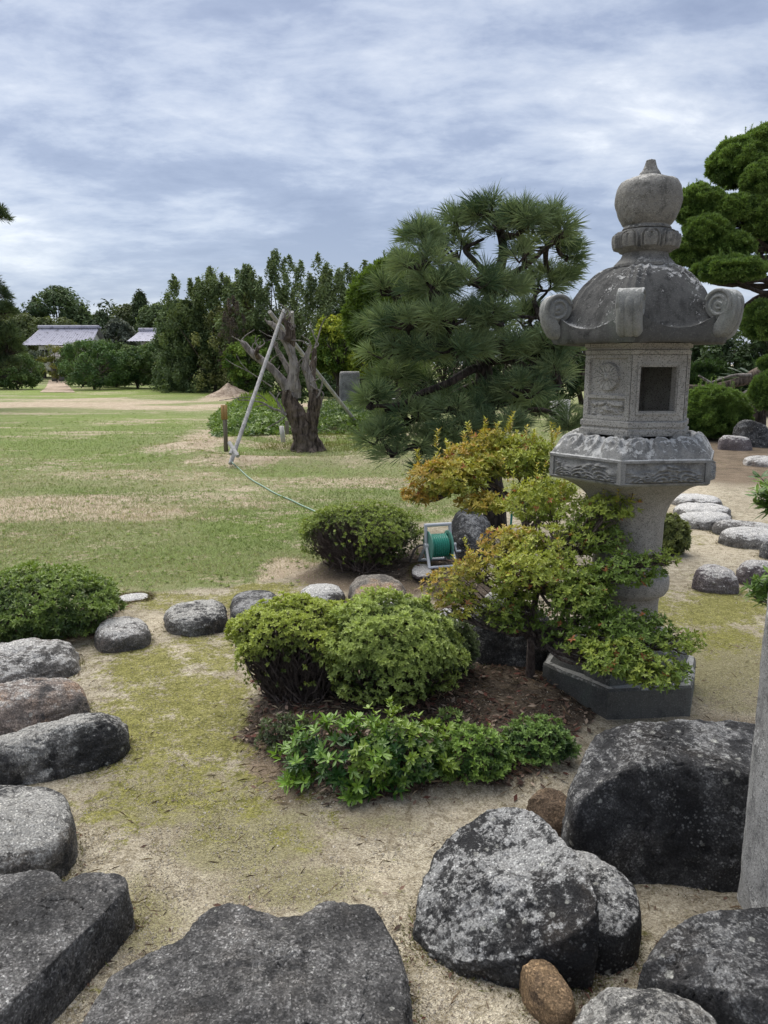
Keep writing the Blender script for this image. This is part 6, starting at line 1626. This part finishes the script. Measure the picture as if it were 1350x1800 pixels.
# ground cover under the dead tree
def cover(name, label, poly, n, leaf, hgt, ca, cb, seed, spiky=False):
    rg = np.random.default_rng(seed); Pp = np.array(gpoly(*poly)); lo, hi_ = Pp.min(0), Pp.max(0)
    X = rg.uniform(lo[0], hi_[0], n * 3); Y = rg.uniform(lo[1], hi_[1], n * 3)
    sd_ = poly_sd(X, Y, Pp) + .3 * fbm2(X, Y, 1.2, 3, seed)
    kp = sd_ < 0; X, Y, sd_ = X[kp][:n], Y[kp][:n], sd_[kp][:n]; n = len(X)
    top = hgt * np.clip(-sd_ / .5, .15, 1) * (1 + .4 * fbm2(X, Y, 1.6, 3, seed + 1))
    P = np.stack([X, Y, ground_h(X, Y) + top * rg.uniform(.25, 1, n) ** .6], 1)
    N = unit(rg.normal(0, .5, (n, 3)) + np.array([0, -.35, 1]))
    C = lerp(ca, cb, np.clip(.5 + .8 * fbm2(X, Y, 1.0, 3, seed + 2) + rg.normal(0, .25, n), 0, 1))
    mb = MB()
    if spiky: leaf_batch(mb, P - np.array([0, 0, .1]), unit(rg.normal(0, .35, (n, 3)) + np.array([0, 0, 1])), rg.normal(0, 1, (n, 3)), leaf * rg.uniform(.6, 1.4, n), leaf * .12, C)
    else: rosettes(mb, P, N, 4, leaf, leaf * .6, C, rg, 70, 15)
    o = mb.build(name, M['leaf'], smooth=False, loc=(*Pp.mean(0), 0)); o['kind'] = 'stuff'
    if label: o['label'] = label
IV = [(366, 752), (378, 735), (400, 722), (440, 714), (500, 712), (520, 722), (512, 768), (470, 775), (430, 778), (395, 772)]
cover('ground_ivy', 'thick bright green ground cover left of the dead trunk', IV, 7000, .10, .42, (.045, .095, .02), (.19, .28, .05), 501)
cover('tall_grass', 'bright grass blades rising from the ground cover', [(400, 722), (440, 714), (500, 714), (500, 745), (430, 748)], 3600, .32, .5, (.13, .21, .03), (.27, .36, .06), 502, True)
cover('ground_ivy', 'ground cover right of the dead trunk', [(552, 766), (548, 730), (560, 720), (640, 716), (700, 722), (720, 760), (640, 768)], 7000, .10, .38, (.04, .085, .02), (.16, .23, .05), 503)
cover('tall_grass', 'short rough grass on the ring of earth round the dead tree', [(420, 792), (430, 778), (640, 766), (700, 790), (620, 796), (500, 800)], 9000, .10, .06, (.13, .16, .04), (.26, .26, .09), 504, True)
cover('tall_grass', 'weeds by the foot of the leaning pole', [(404, 806), (408, 796), (430, 800), (428, 814), (410, 816)], 260, .16, .08, (.10, .17, .03), (.2, .27, .06), 505, True)

# ================================================================== CLIPPED TREES ON THE RIGHT
def clip_pad(mb, c, rx, ry, rz, n, rg, seed, leaf, ca, cb, wr=.35):
    P, N, nz, s = dome_points(n, c, rx, ry, rz, rz * .75, rg, seed, .17, 3.4, .55, .18, 2.2)
    # small tight shoots
    A_ = unit(N + np.array([0, 0, .35]) + rg.normal(0, .22, P.shape))
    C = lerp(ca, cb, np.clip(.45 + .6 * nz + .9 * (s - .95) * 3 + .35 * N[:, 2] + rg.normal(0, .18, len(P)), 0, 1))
    rosettes(mb, P, A_, 4, leaf, leaf * wr, C, rg, 34, 14, lj=.4, cj=.18)
    k_ = (N[:, 2] > .45) & (rg.uniform(0, 1, len(P)) < .005)
    if k_.any():
        for p_ in P[k_]:
            h_ = rg.uniform(.12, .32) * min(1, rx); pts = p_ + np.outer(np.linspace(0, 1, 6), np.array([rg.normal(0, .03), rg.normal(0, .03), h_]))
            rosettes(mb, pts, np.tile(np.array([[0, 0, 1.]]), (6, 1)), 4, leaf * .9, leaf * wr * .7, lerp(ca, cb, np.full(6, .7)), rg, 28, 10)
    # darker, larger leaf rosettes filling the inside of the pad
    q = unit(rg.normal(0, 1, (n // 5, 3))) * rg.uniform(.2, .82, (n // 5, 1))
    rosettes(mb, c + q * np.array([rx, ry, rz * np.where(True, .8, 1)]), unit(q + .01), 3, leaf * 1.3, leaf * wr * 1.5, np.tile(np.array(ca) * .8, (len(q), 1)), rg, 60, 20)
CY = 17.0
cb_ = np.array([AT(1440, 780, CY)[0], CY + .3, 0])
ct = thing('cloud_pruned_tree', 'tall cloud pruned evergreen with rounded pads at the right edge', 'clipped tree', cb_)
rgc = np.random.default_rng(88)
PADS = [(1312, 292, 60, 44, .2), (1352, 262, 45, 36, .1), (1348, 318, 40, 32, -.5), (1230, 366, 40, 36, -.2), (1296, 370, 38, 24, -.5), (1352, 386, 40, 40, -.6), (1244, 412, 40, 30, -.5), (1204, 446, 30, 24, -.2), (1288, 434, 34, 22, -.7), (1240, 452, 34, 24, -.1), (1282, 476, 58, 22, -.9), (1345, 430, 20, 16, .8), (1345, 568, 36, 36, -1.0), (1352, 640, 16, 12, -.5), (1380, 340, 60, 40, .3), (1420, 420, 50, 35, .2), (1410, 280, 60, 40, .6)]
CL_A, CL_B = (.042, .09, .019), (.165, .255, .06)
hubs = []
for i, (u, v, ru, rv, dy) in enumerate(PADS):
    c = AT(u, v, CY + dy); k = mpp(c); mb = MB()
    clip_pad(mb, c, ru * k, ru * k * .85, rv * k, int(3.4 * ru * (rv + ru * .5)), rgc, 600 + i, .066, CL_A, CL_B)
    mb.build('foliage_pad', M['leaf'], ct, smooth=False); hubs.append(c - np.array([0, 0, rv * k * .35]))
mb = MB()
def TC(u, v, dy=0): return AT(u, v, CY + dy)
mb.tube(spline([cb_ - np.array([0, 0, .2]), TC(1430, 680), TC(1415, 560), TC(1400, 450), TC(1385, 330), TC(1370, 260)], 40), np.linspace(.32, .08, 40), 14, bumpy=.2, seed=5, grooves=.2); mb.build('trunk', M['bark_pine'], ct)
mb = MB()
for l, r in (([TC(1415, 545), TC(1380, 505, -.2), TC(1340, 490, -.4), TC(1290, 500, -.5), TC(1250, 496, -.4)], .10), ([TC(1412, 520), TC(1370, 525), TC(1335, 522), TC(1300, 545)], .09), ([TC(1405, 480), TC(1360, 470), TC(1330, 440), TC(1325, 415)], .07), ([TC(1400, 450), TC(1350, 440), TC(1320, 460), TC(1290, 455)], .06), ([TC(1400, 430), TC(1340, 410), TC(1290, 405), TC(1240, 420)], .07), ([TC(1390, 380), TC(1330, 395), TC(1260, 395), TC(1225, 385)], .06), ([TC(1380, 330), TC(1330, 330), TC(1300, 310)], .06), ([TC(1418, 560), TC(1380, 560, -.5), TC(1350, 585, -.9)], .07), ([TC(1415, 540), TC(1370, 500), TC(1320, 508), TC(1215, 470)], .05)):
    mb.tube(spline(l, 22), np.linspace(r, r * .45, 22), 9, bumpy=.2, seed=9)
for h in hubs: 
    j = TC(1400, 440 + (h[2] < 4) * 60); mb.tube(spline([j, (j + h) / 2 + np.array([0, 0, -.25]), h], 12), np.linspace(.06, .03, 12), 7, bumpy=.15, seed=4)
mb.build('limbs', M['bark_pine'], ct)
def ball(label, u0, u1, vt, vb, seed, leaf, Y=None, ca=CL_A, cb=CL_B, dens=2.4, name='clipped_bush', cat='clipped bush', lift=.45, dk=.85):
    rg = np.random.default_rng(seed)
    b = G((u0 + u1) / 2, vb) if Y is None else AT((u0 + u1) / 2, vb, Y)
    W = (u1 - u0) * mpp(b); D = W * dk; C = b + np.array([0, D * .4, 0]); H = AT(0, vt, C[1])[2] - b[2]
    root = thing(name, label, cat, b)
    c = np.array([C[0], C[1], b[2] + H * lift]); mb = MB()
    clip_pad(mb, c, W / 2, D / 2, H * (1 - lift), int(dens * (u1 - u0) * (vb - vt) * .5), rg, seed, leaf, ca, cb)
    f = mb.build('foliage', M['leaf'], root, smooth=False); f['kind'] = 'stuff'
    tm = MB(); tm.tube([b + np.array([0, D * .4, -.1]), c], [.09, .05], 8)
    for _ in range(14):
        tm.tube([c - np.array([0, 0, H * .25]), c + unit(rg.normal(0, 1, 3)) * np.array([W, D, H]) * .33], [.04, .015], 5)
    tm.build('trunk', M['bark'], root)
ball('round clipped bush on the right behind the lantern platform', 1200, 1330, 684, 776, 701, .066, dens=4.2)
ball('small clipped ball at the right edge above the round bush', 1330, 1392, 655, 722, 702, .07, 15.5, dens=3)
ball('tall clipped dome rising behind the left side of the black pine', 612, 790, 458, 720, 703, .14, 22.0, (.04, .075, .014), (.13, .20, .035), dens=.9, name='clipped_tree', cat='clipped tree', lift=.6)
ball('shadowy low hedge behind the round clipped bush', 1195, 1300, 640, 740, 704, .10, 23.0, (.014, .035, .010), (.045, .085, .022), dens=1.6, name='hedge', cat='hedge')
# leaning old trunk
mb = MB()
P0 = [AT(1420, 655, 19.2), AT(1350, 652, 19.2), AT(1310, 668, 19), AT(1275, 678, 18.9), AT(1245, 684, 18.8), AT(1210, 680, 18.8)]
lt = thing('leaning_tree', 'old leaning trunk lying almost flat above the round clipped bush', 'tree', (P0[0][0], 19.2, 0))
mb.tube(spline([np.array([P0[0][0] + .3, 19.2, -.1])] + P0, 40), np.linspace(.22, .07, 40), 14, bumpy=.3, seed=31, grooves=.45); mb.build('trunk', M['bark_dead'], lt)
mb = MB(); mb.tube(spline([AT(1350, 690, 18.6), AT(1320, 690, 18.7), AT(1295, 700, 18.8)], 12), np.linspace(.12, .07, 12), 9, bumpy=.2); 
for l in ([(1300, 672), (1270, 688), (1258, 694)], [(1262, 682), (1240, 668), (1228, 660)], [(1320, 660), (1290, 660), (1250, 672)]):
    mb.tube(spline([AT(u, v, 18.9) for u, v in l], 10), np.linspace(.05, .02, 10), 7)
mb.build('limbs', M['bark_grey'], lt)
# cycad
cyb = AT(1335, 700, 20.5); cyb[2] = gz(cyb[0], cyb[1])
cyc = thing('cycad', 'spiky cycad with stiff dark fronds behind the leaning trunk', 'cycad', cyb)
mb = MB(); mb.tube([cyb, cyb + np.array([0, 0, AT(1335, 682, 20.5)[2] - cyb[2]])], [.2, .16], 12, bumpy=.3); mb.build('trunk', M['bark_pine'], cyc)
rg = np.random.default_rng(5); hub = AT(1335, 680, 20.5)
for i in range(26):
    a = i * 2.399; el = rg.uniform(.35, 1.35); Ld = rg.uniform(.9, 1.25)
    d = np.array([math.cos(a) * math.cos(el), math.sin(a) * math.cos(el), math.sin(el)])
    S = np.array([hub + d * Ld * q + np.array([0, 0, -.28 * q * q]) for q in np.linspace(0, 1, 10)])
    mb = MB(); mb.tube(S, np.linspace(.014, .005, 10), 4, C=(.05, .08, .03))
    Q = spline(S, 34)[4:]; tg = unit(np.gradient(Q, axis=0)); sdv = unit(np.cross(tg, np.array([[0, 0, 1.]]) + 0 * tg))
    for sg in (-1, 1): leaf_batch(mb, Q, sdv * sg + tg * .5, np.cross(tg, sdv), .16, .022, lerp((.03, .065, .025), (.06, .11, .04), rg.uniform(0, 1, len(Q))))
    mb.build('frond', M['leaf_gloss'], cyc, smooth=False)
for i, (u, vt, wp, Y, kd, lb) in enumerate(((1255, 590, 150, 27, 'round', 'dark shade tree behind the lantern roof on the right'), (1370, 560, 150, 26, 'round', 'dark tree behind the cloud pruned one at the right edge'), (1120, 560, 130, 30, 'round', 'dark tree hidden behind the lantern firebox'), (1025, 486, 70, 33, 'dome', 'thin feathery tree top peeping over the left of the lantern roof'), (960, 560, 120, 31, 'round', 'dark tree behind the right half of the black pine'), (780, 570, 160, 33, 'round', 'dark tree seen through the middle of the black pine'), (880, 600, 140, 34, 'round', 'dark tree seen through the right limbs of the black pine'), (690, 620, 100, 31, 'round', 'dark tree behind the left limbs of the black pine'), (1200, 610, 110, 34, 'round', 'dim tree glimpsed between lantern and clipped tree'), (1440, 600, 120, 24, 'round', 'dark bush mass beyond the right edge'))):
    feather = i == 3
    tree('background_tree', lb, u, 690, vt, wp, kd, 720 + i, (.018, .036, .015) if not feather else (.05, .08, .03), (.05, .082, .028) if not feather else (.13, .17, .07), .17, 90 if not feather else 40, 80 if not feather else 36, Y, 'dark trees closing the garden behind the pines', z0=.03, trunk_r=.12, cr=.17)

# ------------------------------------------------ labels for the ground and what is strewn on it
for n_, l_, c_ in (('ground', 'garden ground of pale sand, moss and patchy mown lawn', 'ground'), ('path', 'bare earth path leading to the pavilion', 'path'), ('lawn_grass', 'short patchy grass of the lawn', 'grass'), ('moss', 'yellow green moss and dry tufts on the sand', 'moss'), ('gravel', 'loose pale grains strewn over the sandy ground', 'gravel'), ('far_woods', 'dark far woods closing the view behind everything', 'woods')):
    o = bpy.data.objects.get(n_)
    if o: o['label'] = l_; o['category'] = c_
for o in bpy.data.objects:
    if o.name.startswith('leaf_litter'): o['label'] = {'leaf_litter': 'dead brown leaves covering the planting bed', 'leaf_litter.001': 'dead red brown leaves below the left azalea'}.get(o.name, 'single dead leaves scattered over sand and moss'); o['category'] = 'fallen leaves'
    if o.name.startswith('pine_needle_litter'): o['label'] = 'dry pine needles on the bed' if o.name == 'pine_needle_litter' else 'dry pine needles strewn on sand and moss'; o['category'] = 'pine needles'
    if o.name.startswith(('ground_ivy', 'tall_grass')): o['category'] = 'ground cover'
